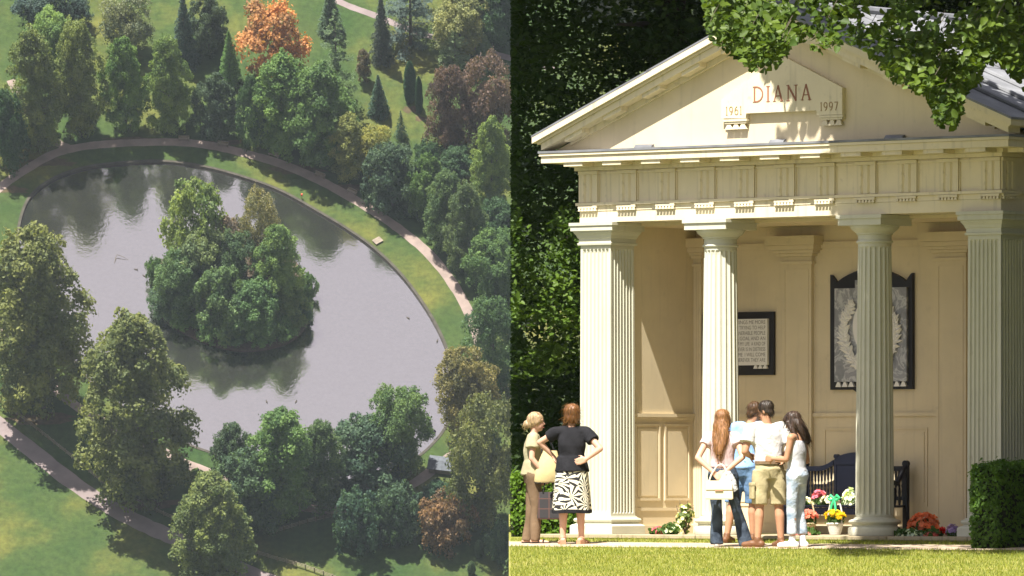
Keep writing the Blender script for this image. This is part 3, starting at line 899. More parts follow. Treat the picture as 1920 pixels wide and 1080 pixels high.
def lawn_mat():
    m, n, p = newmat('terrace_lawn')
    p.inputs['Roughness'].default_value = 0.9; p.inputs['Specular IOR Level'].default_value = 0.1
    a = noise_node(n, 0.7, 5); b = noise_node(n, 35, 6)
    c1 = ramp(n, a.outputs['Fac'], [(0.35, (0.17, 0.19, 0.04)), (0.55, (0.23, 0.225, 0.06)), (0.7, (0.29, 0.26, 0.09))]).outputs['Color']
    f = ramp(n, b.outputs['Fac'], [(0.35, (0.75, 0.75, 0.75)), (0.65, (1.2, 1.2, 1.15))]).outputs['Color']
    n.links.new(mixc(n, c1, f, 1.0, 'MULTIPLY'), p.inputs['Base Color'])
    bump(n, p, b.outputs['Fac'], 0.5, 0.02)
    return m
M['lawn'] = lawn_mat()
M['gravel'] = mat('pale_gravel', (0.42, 0.33, 0.24), 0.95, 0.25, 2.0, 0.5, 70)
M['retaining'] = mat('retaining_stone', (0.26, 0.23, 0.18), 0.9, 0.3, 0.8, 0.4, 6)

v = []; f = []
ys = [-60, -20, 20, 50, 60, 66] + [68 + 0.5*i for i in range(46)] + [92, 95, 100, 110, 125, 140]
xs = [0, .5, 1, 1.5, 2, 2.5, 3, 3.5, 4, 4.5, 5, 5.5, 6, 6.5, 7, 8, 9, 11, 15, 25, 60]
for y in ys:
    for x in xs:
        X = x if x else EDGE(y)
        v.append((X, y, zg(X, y)))
nx = len(xs)
for j in range(len(ys)-1):
    for i in range(nx-1):
        f.append((j*nx+i, j*nx+i+1, (j+1)*nx+i+1, (j+1)*nx+i))
me = bpy.data.meshes.new('terrace_lawn'); me.from_pydata(v, [], f); me.materials.append(M['lawn'])
tag(link('terrace_lawn', me), kind='structure')
v = []; f = []
for y in ys: v += [(EDGE(y), y, zg(EDGE(y), y)), (EDGE(y)+.002, y, ZB-.5)]
for j in range(len(ys)-1): f.append((2*j, 2*j+1, 2*j+3, 2*j+2))
me = bpy.data.meshes.new('terrace_wall'); me.from_pydata(v, [], f); me.materials.append(M['retaining'])
tag(link('terrace_wall', me), kind='structure')

# gravel walk in front of the temple
v = []; f = []
for k in range(41):
    t = -3.5 + 14*k/40
    for q in (1.35 + rnd.uniform(-.06, .06), 2.75 + rnd.uniform(-.08, .08)):
        w = W(t, -q); x = max(w.x, EDGE(w.y)+.001)
        v.append((x, w.y, zg(x, w.y)+.004))
    if k: f.append((2*k-2, 2*k-1, 2*k+1, 2*k))
me = bpy.data.meshes.new('gravel_walk'); me.from_pydata(v, [], f); me.materials.append(M['gravel'])
tag(link('gravel_walk', me), kind='structure')

# ---------------------------------------------------------------- temple
WF = 6.5                          # width over the corner piers
temple = empty('temple', W(0, 0), (0, 0, -PSI))
tag(temple, 'cream classical temple with fluted columns, pediment and grey lead roof', 'temple')
ZA, ZTN, ZFR, ZCB, ZCT = 3.945, 4.18, 4.60, 4.70, 4.85
DB = 1.85                         # back wall of the portico
LEN = 5.6

# step: long stones, joints open
t = -0.42; k = 0
while t < WF + 0.4:
    w = rnd.uniform(1.0, 1.7); w = min(w, WF + 0.42 - t)
    MB().bevel(t+.004, t+w-.004, -.34+rnd.uniform(0, .012), 0.55, -.052, -0.001-rnd.uniform(0, .003), .006).build('step_stone', M['step'], temple)
    MB().box(t+.02, t+w-.02, -.30, 0.5, -.16, -.05).build('footing_stone', M['step'], temple)
    t += w
for i in range(5):
    for j in range(2):
        MB().box(.03+i*1.29, .03+(i+1)*1.29-.006, .556+j*.7, .556+(j+1)*.7-.006, -.06, -.003).build('floor_slab', M['step'], temple)

def flute_profile(n, seg=8):      # depth 0..1 across n flutes
    out = []
    for i in range(n):
        for s in range(seg):
            x = (s+.5)/seg*1.0
            a = (x-.5)/.40
            out.append(((i + x)/n, math.sqrt(max(0, 1-a*a)) if abs(a) < 1 else 0))
    return out

def column(t0):
    root = empty('column', (t0, .25, 0)); root.parent = temple
    NA, SEG = 20, 8
    rb, rt = .238, .205
    zs = [(.225, 0), (.25, 0), (.275, .7), (.30, 1), (1.3, 1), (2.4, 1), (3.28, 1), (3.50, 1), (3.54, .75), (3.56, .0), (3.60, 0)]
    rings = []
    for z, fd in zs:
        u = (z-.225)/3.375; r = rb + (rt-rb)*(u**1.4)
        ring = []
        for i in range(NA):
            for s in range(SEG):
                x = (s+.5)/SEG; a = (x-.5)/.43
                dp = (math.sqrt(1-a*a) if abs(a) < 1 else 0)*.022*fd
                th = 2*PI*(i+x)/NA
                ring.append(((r-dp)*math.cos(th), (r-dp)*math.sin(th), z))
        rings.append(ring)
    MB().rings(rings).build('shaft', M['stone'], root)
    pr = [(.325, .0), (.33, .02), (.33, .085), (.318, .10), (.288, .112), (.28, .125), (.286, .14), (.315, .15), (.325, .168), (.315, .188), (.285, .2), (.262, .206), (.256, .222), (.245, .226)]
    MB().lathe(pr, 40).build('base', M['stone'], root, True)
    pr = [(.205, 3.598), (.222, 3.602), (.228, 3.615), (.222, 3.63), (.207, 3.636), (.207, 3.70), (.224, 3.705), (.226, 3.72), (.25, 3.74), (.29, 3.775), (.305, 3.80), (.305, 3.815), (.28, 3.82)]
    cp = MB().lathe(pr, 40).build('capital', M['stone'], root, True)
    MB().box(-.325, .325, -.325, .325, 3.815, 3.90).box(-.345, .345, -.345, .345, 3.898, 3.943).build('abacus', M['stone'], root)
column(2.052); column(4.435)

def pier(t0):
    root = empty('corner_pier', (t0, 0, 0)); root.parent = temple
    A = .50; n = 7
    prof = []
    for i in range(n):
        for s in range(6):
            x = (s+.5)/6; a = (x-.5)/.40
            prof.append((.03 + (A-.06)*(i+x)/n, (math.sqrt(1-a*a) if abs(a) < 1 else 0)))
    zs = [(.225, 0), (.26, 0), (.28, .7), (.30, 1), (2.0, 1), (3.56, 1), (3.59, .7), (3.61, 0), (3.66, 0)]
    rings = []
    for z, fd in zs:
        i_ = 0.008*(z-.2)/3.4
        L = []
        pts = [(0, 0)] + prof
        f0 = [(i_ + (A-2*i_)*p/A, d*.026*fd) for p, d in pts]
        L += [(u, i_+dd, z) for u, dd in f0]
        L += [(A-i_-dd, u, z) for u, dd in f0]
        L += [(A-u, A-i_-dd, z) for u, dd in f0]
        L += [(i_+dd, A-u, z) for u, dd in f0]
        rings.append(L)
    MB().rings(rings).build('shaft', M['stone'], root)
    def sq(prof):
        return MB().rings([[(-e, -e, z), (A+e, -e, z), (A+e, A+e, z), (-e, A+e, z)] for e, z in prof])
    sq([(.09, 0), (.09, .10), (.075, .115), (.035, .13), (.03, .145), (.05, .155), (.058, .175), (.05, .195), (.02, .205), (.015, .224), (0, .226)]).build('base', M['stone'], root)
    sq([(.004, 3.655), (.02, 3.66), (.024, 3.685), (.008, 3.69), (.008, 3.74), (.02, 3.75), (.03, 3.78), (.055, 3.815), (.06, 3.835), (.085, 3.84), (.085, 3.90), (.10, 3.905), (.10, 3.943), (0, 3.944)]).build('capital', M['stone'], root)
pier(0); pier(WF-.5)

# entablature (front and both flanks)
MB().box(0, WF, 0, LEN, ZA+.002, ZTN-.09).build('architrave', M['cream'], temple)
MB().box(-.008, WF+.008, -.008, LEN, ZTN-.088, ZTN-.022).build('architrave_fascia', M['cream'], temple)
MB().box(-.04, WF+.04, -.04, LEN, ZTN-.02, ZTN+.015).build('taenia', M['cream'], temple)
MB().box(.012, WF-.012, .012, LEN, ZTN+.017, ZFR).build('frieze', M['cream'], temple)
def triglyph(tc_, side=False):
    w = .30
    rings = MB()
    n = 3
    pts = []
    for i in range(n):
        a = -w/2 + w*i/n; b = -w/2 + w*(i+1)/n; g = .022
        pts += [(a+ (g if i else 0), 0), (b-g, 0), (b, .022)] if i < n-1 else [(a+g, 0), (b, 0)]
    pts = [(x, -.022+y) for x, y in pts] + [(w/2, .02), (-w/2, .02)]
    mb = MB().prism([(x, y) for x, y in pts], ZTN+.02, ZFR-.05, 'z')
    mb.box(-w/2-.004, w/2+.004, -.032, .02, ZFR-.048, ZFR-.004)
    o = mb.build('triglyph', M['cream'], temple, False, (tc_, 0, 0) if not side else (WF, tc_, 0), (0, 0, 0) if not side else (0, 0, PI/2))
    MB().box(-w/2, w/2, -.04, -.002, ZTN-.055, ZTN-.024).build('regula', M['cream'], o)
    gm = MB()
    for k in range(6):
        x = -w/2 + w*(k+.5)/6
        gm.rings([[(x+sx*r_, -.03+sy*r_*.8, z) for sx, sy in ((-1,-1),(1,-1),(1,1),(-1,1))] for z, r_ in ((ZTN-.09, .02), (ZTN-.057, .013))])
    gm.build('guttae', M['cream'], o)
TG = [.15 + (WF-.30)*k/10 for k in range(11)]
for x in TG: triglyph(x)
for k in range(5): triglyph(.15 + .62*k, True)
for k in range(10):               # raised fillet round each metope
    a, b = TG[k]+.155, TG[k+1]-.155
    MB().box(a, b, -.001, .014, ZFR-.045, ZFR-.02).box(a, a+.012, -.004, .014, ZTN+.02, ZFR-.047).build('metope_fillet', M['cream'], temple)
# cornice
OV = .35
MB().box(-.05, WF+.05, -.05, LEN, ZFR+.002, ZFR+.05).box(-.09, WF+.09, -.09, LEN, ZFR+.052, ZCB-.001).build('bed_mould', M['cream'], temple)
MB().box(-OV, WF+OV, -OV, LEN, ZCB+.0, ZCB+.085).build('corona', M['cream'], temple)
MB().box(-OV-.02, WF+OV+.02, -OV-.02, LEN, ZCB+.087, ZCT-.03).build('cornice_fillet', M['cream'], temple)
MB().box(-OV-.03, WF+OV+.03, -OV-.03, .0, ZCT-.028, ZCT).build('lead_flashing', M['lead'], temple)
mm = MB().box(-.15, .15, -OV+.02, -.095, ZCB-.05, ZCB-.001).mesh('mutule', M['cream'])
for x in TG: link('mutule', mm, temple, (x, 0, 0))
ms_ = MB().box(.095, OV-.02, -.15, .15, ZCB-.05, ZCB-.001).mesh('mutule', M['cream'])
for k in range(6): link('mutule', ms_, temple, (WF, .15+.62*k, 0))
for px, L_ in ((1205, .27), (1455, .22), (1675, .27)):
    x = tpx(px, -.2)
    MB().add([(x-L_/2, -.22, ZCT+.002), (x+L_/2, -.20, ZCT+.002), (x+L_/2, -.06, ZCT+.002), (x-L_/2, -.08, ZCT+.002), (x-L_/2+.02, -.2, ZCT+.05), (x+L_/2, -.19, ZCT+.035), (x+L_/2-.02, -.09, ZCT+.06), (x-L_/2, -.1, ZCT+.06)],
             [(0,3,2,1),(4,5,6,7),(0,1,5,4),(1,2,6,5),(2,3,7,6),(3,0,4,7)]).build('lead_cap', M['lead'], temple)

# pediment
SLP = .409; TM = WF/2
zt = lambda t_: ZCT + SLP*(TM + OV - abs(t_-TM))           # underside line of the roof sheets over the gable
MB().prism([(-OV+.03, ZCT+.002), (WF+OV-.03, ZCT+.002), (TM, ZCT+SLP*(TM+OV)+.012)], -.12, .3).build('tympanum', M['wall'], temple)
for sg_ in (-1, 1):
    def seg(a, top, bot, d0, d1, b=None):
        # one raking strip from the eaves end to the apex
        e = TM + a
        pts = [(TM + sg_*e, ZCT + SLP*(OV-a) + bot), (TM, ZCT + SLP*(TM+OV) + bot), (TM, ZCT + SLP*(TM+OV) + top), (TM + sg_*e, ZCT + SLP*(OV-a) + top)]
        return MB().prism(pts, d0, d1)
    rc = seg(OV, .10, .016, -OV, -.1).build('raking_corona', M['cream'], temple)
    seg(OV+.04, .135, .102, -OV-.03, .0).build('raking_fillet', M['cream'], rc)
    seg(OV+.09, .215, .137, -OV-.075, .0).build('raking_gutter', M['cream'], rc)
    seg(.02, .014, -.06, -.165, -.118).build('raking_bed_mould', M['cream'], temple)
    for x in TG:
        if (x-TM)*sg_ > .25:
            c = zt(x)
            MB().prism([(x-.14, zt(x-.14)-.055+.02), (x+.14, zt(x+.14)-.055+.02), (x+.14, zt(x+.14)+.018), (x-.14, zt(x-.14)+.018)], -OV+.03, -.168).build('mutule', M['cream'], rc)

# roof: lead sheets laid between rolls
RT = .24
rf = {}
for sg_ in (-1, 1):
    ex = TM + OV + .10
    hi = (TM, ZCT + SLP*(TM+OV) + RT); lo = (TM + sg_*ex, ZCT + SLP*(TM+OV-ex) + RT)
    d = -OV - .09
    base = MB().prism([(lo[0], lo[1]-.03), (hi[0], hi[1]-.03), (hi[0], hi[1]-.2), (lo[0], lo[1]-.15)], .02, LEN+.2).build('roof', M['lead'], temple)
    while d < LEN + .2:
        w = .62
        a, b = d + .012, d + w - .012
        for q in range(2):
            u0, u1 = q*.5, (q+1)*.5 + (.02 if q == 0 else 0)
            p0 = (lo[0] + (hi[0]-lo[0])*u0, lo[1] + (hi[1]-lo[1])*u0 + q*.006); p1 = (lo[0] + (hi[0]-lo[0])*u1, lo[1] + (hi[1]-lo[1])*u1 + q*.006)
            MB().prism([p0, p1, (p1[0], p1[1]-.028), (p0[0], p0[1]-.028)], a, b).build('roof_sheet', M['lead'], base)
        MB().tube([(lo[0], d+w, lo[1]+.015), (hi[0], d+w, hi[1]+.015)], .036, 8).build('roof_roll', M['lead'], base)
        d += w
MB().tube([(TM, -OV-.1, ZCT+SLP*(TM+OV)+RT+.03), (TM, LEN+.2, ZCT+SLP*(TM+OV)+RT+.03)], .06, 8).build('ridge_roll', M['lead'], temple)

# portico walls
MB().box(.035, .44, .502, LEN, 0, ZA).build('left_wall', M['wall'], temple)
MB().box(WF-.44, WF-.035, .502, LEN, 0, ZA).build('right_wall', M['wall'], temple)
MB().box(.442, WF-.442, DB, DB+.3, 0, ZA).build('back_wall', M['wall'], temple)
MB().box(.442, WF-.442, .502, DB-.002, ZA-.04, ZA).build('portico_ceiling', M['wall'], temple)
MB().box(.035, WF-.035, LEN-.3, LEN-.001, ZA+.01, ZFR).build('rear_wall', M['wall'], temple)
# panelling of the left wall
def framed(x0, x1, z0, z1, y, name, b=.03, out=.018, axis='t'):
    mb = MB()
    for (a, c, e, g) in ((x0, x1, z0, z0+b), (x0, x1, z1-b, z1), (x0, x0+b, z0+b, z1-b), (x1-b, x1, z0+b, z1-b)):
        if axis == 't': mb.box(a, c, y-out, y+.001, e, g)
        else: mb.box(y-.001, y+out, a, c, e, g)
    fld = (MB().box(x0+b+.03, x1-b-.03, y-.010, y+.001, z0+b+.03, z1-b-.03) if axis == 't' else MB().box(y-.001, y+.010, x0+b+.03, x1-b-.03, z0+b+.03, z1-b-.03))
    o = mb.build(name, M['wall'], temple)
    fld.build('panel_field', M['wall'], o)
LW = .44
framed(.56, 1.09, .42, 1.40, LW, 'wall_panel', .03, .018, 'd')
framed(1.18, 1.71, .42, 1.40, LW, 'wall_panel', .03, .018, 'd')
MB().box(LW, LW+.035, .51, DB-.002, 1.485, 1.53).box(LW, LW+.02, .51, DB-.002, 1.45, 1.483).build('dado_rail', M['wall'], temple)
MB().box(LW, LW+.025, .51, DB-.002, .0, .10).box(LW, LW+.012, .51, DB-.002, .29, .33).build('skirting', M['wall'], temple)
# back wall: pilasters
def pilaster(t0, t1):
    o = MB().box(t0, t1, DB-.06, DB+.001, 0.12, 3.42).build('pilaster', M['wall'], temple)
    MB().box(t0-.05, t1+.05, DB-.09, DB, 0, .12).build('plinth', M['wall'], o)
    mb = MB()
    for e, z0, z1 in ((.03, 3.42, 3.46), (.008, 3.462, 3.52), (.05, 3.522, 3.56), (.09, 3.562, 3.60), (.13, 3.602, 3.66), (.16, 3.662, 3.78)):
        mb.box(t0-e, t1+e, DB-.06-e, DB, z0, z1)
    mb.build('capital', M['wall'], o)
    MB().box(t0+.04, t0+.052, DB-.066, DB-.058, .2, 3.36).box(t1-.052, t1-.04, DB-.066, DB-.058, .2, 3.36).box(t0+.053, t1-.053, DB-.066, DB-.058, 3.35, 3.362).build('moulding', M['wall'], o)
pil = [(.445, tpx(1314, DB-.06)), (tpx(1466, DB-.06), tpx(1521, DB-.06)), (tpx(1754, DB-.06), tpx(1811, DB-.06)), (tpx(1905, DB), WF-.445)]
for a, b in pil: pilaster(a, b)
for i in range(3):
    a, b = pil[i][1], pil[i+1][0]
    MB().box(a+.002, b-.002, DB-.03, DB-.001, 1.485, 1.53).build('dado_rail', M['wall'], temple)
    MB().box(a+.002, b-.002, DB-.025, DB-.001, 0, .12).build('skirting', M['wall'], temple)
    framed(a+.16, b-.16, .35, 1.34, DB, 'wall_panel', .022, .012)
    MB().box(a+.002, b-.002, DB-.03, DB-.001, 3.62, 3.70).build('picture_moulding', M['wall'], temple)

# inscription panel in the pediment: a gabled slab standing on two little brackets
def TZ(px, py, d=-.195):
    t_ = tpx(px, d); return (t_, zpx(py, t_, d))
poly = [TZ(1352, 187), TZ(1352, 222), TZ(1398, 222), TZ(1399, 212.5), TZ(1531, 207), TZ(1531, 216), TZ(1579, 214.5), TZ(1579, 164), TZ(1466, 104)]
insc = MB().prism(poly, -.195, -.121).build('inscription_panel', M['cream'], temple)
for px0, px1, py in ((1358, 1397, 223.5), (1538, 1577, 216)):
    a, z1 = TZ(px0, py); b, _ = TZ(px1, py); z1 -= .004
    mb = MB().box(a-.02, b+.02, -.192, -.121, z1-.028, z1).box(a-.005, b+.005, -.18, -.121, z1-.055, z1-.03)
    br = mb.build('bracket', M['cream'], insc)
    gm = MB(); w = (b-a)/3
    for k in range(3):
        x = a + w*(k+.5)
        gm.rings([[(x+sx*r_, -.158+sy*r_*.5, z) for sx, sy in ((-1,-1),(1,-1),(1,1),(-1,1))] for z, r_ in ((z1-.125, w*.49), (z1-.057, w*.2))])
    gm.build('drop', M['cream'], temple)

# lettering, drawn as strokes with serifs
def arc(cx_, cy_, rx, ry, a0_, a1_, n=14):
    return [(cx_+rx*math.cos(R(a0_+(a1_-a0_)*i/n)), cy_+ry*math.sin(R(a0_+(a1_-a0_)*i/n))) for i in range(n+1)]
TH, TN = .125, .078
GL = {
 'D': (.78, [([(.12, 0), (.12, 1)], TH), ([(.12, .97)] + arc(.25, .5, .5, .47, 90, -90) + [(.12, .03)], TN*1.25), ([(0, .02), (.25, .02)], .045), ([(0, .98), (.25, .98)], .045)]),
 'I': (.26, [([(.13, 0), (.13, 1)], TH), ([(0, .02), (.26, .02)], .045), ([(0, .98), (.26, .98)], .045)]),
 'A': (.78, [([(.08, 0), (.38, 1)], TN), ([(.68, 0), (.38, 1)], TH), ([(.19, .34), (.57, .34)], TN*.8), ([(0, .02), (.19, .02)], .045), ([(.55, .02), (.78, .02)], .045)]),
 'N': (.85, [([(.12, 0), (.12, 1)], TN), ([(.72, 0), (.72, 1)], TN), ([(.12, .98), (.72, .02)], TH), ([(0, .02), (.24, .02)], .045), ([(0, .98), (.18, .98)], .045), ([(.6, .98), (.84, .98)], .045)]),
 '1': (.28, [([(.14, 0), (.14, 1)], TN*1.3), ([(.03, .02), (.25, .02)], .05), ([(.05, .9), (.14, 1)], .05)]),
 '9': (.56, [(arc(.27, .68, .22, .29, 0, 360, 20), TN*1.3), ([(.49, .68)] + arc(.12, .62, .37, .6, 5, -75, 10), TN*1.3)]),
 '6': (.56, [(arc(.28, .31, .22, .29, 0, 360, 20), TN*1.3), ([(.06, .31)] + arc(.45, .38, .39, .6, 185, 105, 10), TN*1.3)]),
 '7': (.5, [([(.04, .96), (.46, .96)], TN*1.3), ([(.46, .96), (.2, 0)], TN*1.3)]),
}
def letters(text, p0, p1, h, name, m, d, parent, gap=.26):
    # runs from point p0 to p1 (t, z) along the baseline, letters h high
    tot = sum(GL[c][0] for c in text) + gap*(len(text)-1)
    sx = (p1[0]-p0[0])/tot
    x = 0
    for c in text:
        w, st = GL[c]
        mb = MB()
        for i, (pts, th) in enumerate(st):
            for j in range(len(pts)-1):
                (ax, ay), (bx, by) = pts[j], pts[j+1]
                A_ = Vector((p0[0]+(x+ax)*sx, p0[1]+ay*h)); B_ = Vector((p0[0]+(x+bx)*sx, p0[1]+by*h))
                if (B_-A_).length < 1e-6: continue
                n_ = (B_-A_).normalized(); q = Vector((-n_.y, n_.x))*th*h/2
                e = n_*th*h*.15
                zoff = .0006*i + .0002*(j % 2)
                mb.prism([tuple(A_-q-e), tuple(B_-q+e), tuple(B_+q+e), tuple(A_+q-e)], d-.004-zoff, d-.0005)
        mb.build(name, m, parent)
        x += w + gap
letters('DIANA', TZ(1412, 192, -.195), TZ(1521, 187, -.195), .195, 'letter', M['redletter'], -.195, insc)
letters('1961', TZ(1361, 216, -.195), TZ(1391, 215, -.195), .105, 'numeral', M['buffletter'], -.195, insc, .2)
letters('1997', TZ(1538, 208, -.195), TZ(1571, 206.5, -.195), .105, 'numeral', M['buffletter'], -.195, insc, .2)

# ---------------------------------------------------------------- tablets on the back wall
def wall_thing(name, label, cat, t_, z_):
    o = empty(name, W(t_, DB, z_), (0, 0, -PSI)); tag(o, label, cat); return o
DW = DB - .055
def BZ(px, py, d=DB-.05):
    t_ = tpx(px, d); return t_, zpx(py, t_, d)
# quotation tablet: white marble in a black slate surround
t1, z1 = BZ(1450, 584); _, z0 = BZ(1450, 703); t0 = pil[0][1] + .02
zc = (z0+z1)/2
q = wall_thing('quotation_tablet', 'white lettered tablet in a flat black frame beside the column', 'tablet', t0, z0)
MB().box(0, t1-t0, -.045, -.002, 0, z1-z0).build('frame', M['black'], q)
pt1, pz1 = BZ(1438.5, 597.5, DB-.085); _, pz0 = BZ(1438, 691, DB-.085)
pt0 = t0 + (t1-pt1)
MB().box(pt0-t0, pt1-t0, -.085, -.046, pz0-z0+.045, pz1-z0).build('marble_plate', M['white_marble'], q)
for k in range(3):
    x = pt1-t0-.075*(2.55-k)
    MB().prism([(x-.035, pz0-z0), (x+.035, pz0-z0), (x+.014, pz0-z0+.043), (x-.014, pz0-z0+.043)], -.08, -.046).build('drop', M['white_marble'], q)
LINES = ['NOTHING BRINGS ME MORE', 'HAPPINESS THAN TRYING TO HELP', 'THE MOST VULNERABLE PEOPLE', 'IN SOCIETY. IT IS A GOAL AND AN', 'ESSENTIAL PART OF MY LIFE  A KIND OF',
         'DESTINY. WHOEVER IS IN DISTRESS', 'CAN CALL ON ME  I WILL COME', 'RUNNING WHEREVER THEY ARE']
SHOWN = [('INGS ME MORE', 51), ('TRYING TO HELP', 48), ('NERABLE PEOPLE', 51), ('A GOAL AND AN', 46), ('MY LIFE  A KIND OF', 48), ('ER IS IN DISTRESS', 50), ('ME I WILL COME', 50), ('REVER THEY ARE', 50)]
lh = (pz1-pz0-.06)/8.35
for k, s in enumerate(LINES):
    cu = bpy.data.curves.new('line', 'FONT'); cu.body = s; cu.size = 1; cu.align_x = 'RIGHT'
    tmp = bpy.data.objects.new('tmp', cu); col.objects.link(tmp)
    dg = bpy.context.evaluated_depsgraph_get()
    me = bpy.data.meshes.new_from_object(tmp.evaluated_get(dg))
    n_ = len(me.vertices); co = np.empty(n_*3); me.vertices.foreach_get('co', co); co = co.reshape(-1, 3)
    bpy.data.objects.remove(tmp)
    wl = co[:, 0].max()-co[:, 0].min()
    share = len(SHOWN[k][0])/len(s)
    want = min(SHOWN[k][1]/117.0/share, (pt1-pt0)-.06)
    X = (co[:, 0]-co[:, 0].max())*want/wl + (pt1-t0-.03)
    Z = co[:, 1]*lh*.98 + (pz1-z0) - lh*(k+1.0) + .004
    me.vertices.foreach_set('co', np.stack([X, 0*X-.0856, Z], 1).reshape(-1)); me.update()
    me.materials.clear(); me.materials.append(M['inktext'])
    link('inscription_line', me, q)

# relief tablet: grey marble with a laurel wreath, in a black shaped surround
f0, zf0 = BZ(1557, 731); f1, _ = BZ(1711, 731); zs_ = zpx(515, f0, DB-.05)
q = wall_thing('wreath_tablet', 'grey veined marble tablet with carved white laurel sprays in a shaped black frame', 'tablet', f0, zf0)
Wf = f1-f0; Hf = zs_-zf0
top = [(Wf, 0), (Wf, Hf), (Wf-.025, Hf-.01), (Wf-.06, Hf-.05), (Wf-.10, Hf-.10)]
for k in range(13):
    u = k/12
    top.append((Wf-.10 - (Wf-.20)*u, Hf-.10 + .17*math.sin(PI*u)**.85))
top += [(.06, Hf-.05), (.025, Hf-.01), (0, Hf), (0, 0), (Wf*.28, 0), (Wf*.33, -.04), (Wf*.67, -.04), (Wf*.72, 0)]
MB().prism(top, -.055, -.002).build('frame', M['black'], q)
a0_, za1 = BZ(1565, 541, DB-.09); a1_, _ = BZ(1700, 541, DB-.09); _, za0 = BZ(1565, 716, DB-.09)
a0_ -= f0; a1_ -= f0; za0 -= zf0; za1 -= zf0
ac = (a0_+a1_)/2
MB().prism([(a0_, za0), (a1_, za0), (a1_, za1), (a1_-.32, za1), (a1_-.32, za1+.10), (a0_+.32, za1+.10), (a0_+.32, za1), (a0_, za1)], -.095, -.056).build('marble_plate', M['grey_marble'], q)
MB().lathe([(.26, 0), (.26, .02), (.2, .03), (.02, .035)], 28).build('oval_medallion', M['white_marble'], q, True, (ac, -.094, (za0+za1)/2+.1), (PI/2, 0, 0)).scale = (1.0, 1.35, 1)
for sgn in (-1, 1):
    for k in range(3):
        x = (a0_ + .055 + k*.10) if sgn < 0 else (a1_ - .055 - k*.10)
        MB().prism([(x-.045, za0-.065), (x+.045, za0-.065), (x+.016, za0-.004), (x-.016, za0-.004)], -.09, -.056).build('drop', M['white_marble'], q)
    # laurel spray: overlapping carved leaves along a curved stem
    st = [(.04, -.44), (.16, -.40), (.28, -.30), (.37, -.14), (.40, .03), (.37, .18), (.30, .30), (.27, .38)]
    C_ = catmull([(ac + sgn*x*1.0, 0, (za0+za1)/2 + z + .02) for x, z in st], 6)
    sp = MB().tube([(c.x, -.105, c.z) for c in C_], .012, 6).build('laurel_stem', M['white_marble'], q)
    for i in range(1, len(C_)-1):
        tg = (C_[i+1]-C_[i-1]).normalized()
        for side in ((-1, 1, 0, -1, 1) if i % 2 else (-1, 1)):
            an = side*rnd.uniform(.5, 1.35)
            dx = tg.x*math.cos(an)-tg.z*math.sin(an); dz = tg.x*math.sin(an)+tg.z*math.cos(an)
            L_ = rnd.uniform(.08, .15)*(1 - .35*abs(i/len(C_)-.45)*2); w = .026
            c = C_[i]; y0 = -.112 - .016*abs(side)*rnd.random() - (.012 if side == 0 else 0)
            B_ = lambda u, s, h: (c.x+dx*L_*u - dz*w*s, y0-h, c.z+dz*L_*u + dx*w*s)
            MB().add([B_(0, .2, 0), B_(.45, 1, 0), B_(1, 0, .006), B_(.45, -1, 0), B_(0, -.2, 0), B_(.5, 0, .02), B_(.5, 0, -.02)],
                     [(0,1,5),(1,2,5),(2,3,5),(3,4,5),(4,0,5),(1,0,6),(2,1,6),(3,2,6),(4,3,6),(0,4,6)]).build('laurel_leaf', M['white_marble'], sp)
# ---------------------------------------------------------------- bench against the back wall
DBK = DB - .16
bt1 = tpx(1703, DBK); btc = tpx(1604, DBK); bt0 = 2*btc - bt1
zs1 = zpx(947, btc, DBK-.3); zr = zpx(874, bt1-.3, DBK); zp = zpx(848, btc, DBK)
bench = empty('garden_bench', W(bt0, DBK), (0, 0, -PSI))
tag(bench, 'navy painted wooden bench with curved back and turned spindles', 'bench')
BL_ = bt1 - bt0; BC = BL_/2; pw = (tpx(1604, DBK)-tpx(1566, DBK))
N_ = M['navy']
for k in range(5): MB().bevel(.02, BL_-.02, -.50+k*.1, -.50+k*.1+.085, zs1-.03, zs1, .006).build('seat_slat', N_, bench)
MB().box(.03, BL_-.03, -.49, -.46, zs1-.12, zs1-.032).build('seat_rail', N_, bench)
MB().box(.03, BL_-.03, -.02, .02, zs1+.06, zs1+.11).build('lower_back_rail', N_, bench)
def raily(x):
    u = abs(x-BC)
    e = (u-pw)/.26
    return zr + (max(0, 1-max(e, 0))**2)*(zp-.06-zr)*.75
for s_ in (-1, 1):
    pts = [BC + s_*(pw+.012 + (BC-pw-.05)*k/16) for k in range(17)]
    poly = [(x, raily(x)) for x in pts] + [(x, raily(x)-.062) for x in reversed(pts)]
    MB().prism(poly, -.03, .03).build('back_rail', N_, bench)
    for k in range(8):
        x = BC + s_*(pw + .06 + (BC-pw-.15)*k/7)
        zt_ = raily(x)-.055; zb_ = zs1+.105; h_ = zt_-zb_
        MB().lathe([(.009, 0), (.014, .04*h_), (.008, .10*h_), (.014, .2*h_), (.007, .32*h_), (.015, .42*h_), (.007, .5*h_), (.009, .56*h_), (.0145, .62*h_), (.014, h_)], 8).build('spindle', N_, bench, True, (x, 0, zb_))
    for (y_, top) in ((-.46, zs1+.30), (0, zr+.02)):
        x = BC + s_*(BC-.035)
        o = MB().bevel(x-.035, x+.035, y_-.035, y_+.035, 0, top, .008).build('post', N_, bench)
        if y_ == 0: MB().tube([(x, -.03, top+.01), (x, .03, top+.01)], .042, 12).build('finial', N_, o)
    x = BC + s_*(BC-.035)
    MB().tube([(x, -.02, zr-.03), (x, -.1, zr-.10), (x, -.2, zs1+.27), (x, -.34, zs1+.30), (x, -.52, zs1+.305)], [.034, .034, .034, .036, .038], 8).build('arm', N_, bench, True)
    for k in range(3):
        MB().lathe([(.012, 0), (.02, .05), (.012, .10), (.019, .16), (.011, .22)], 8).build('arm_spindle', N_, bench, True, (x, -.14-.1*k, zs1))
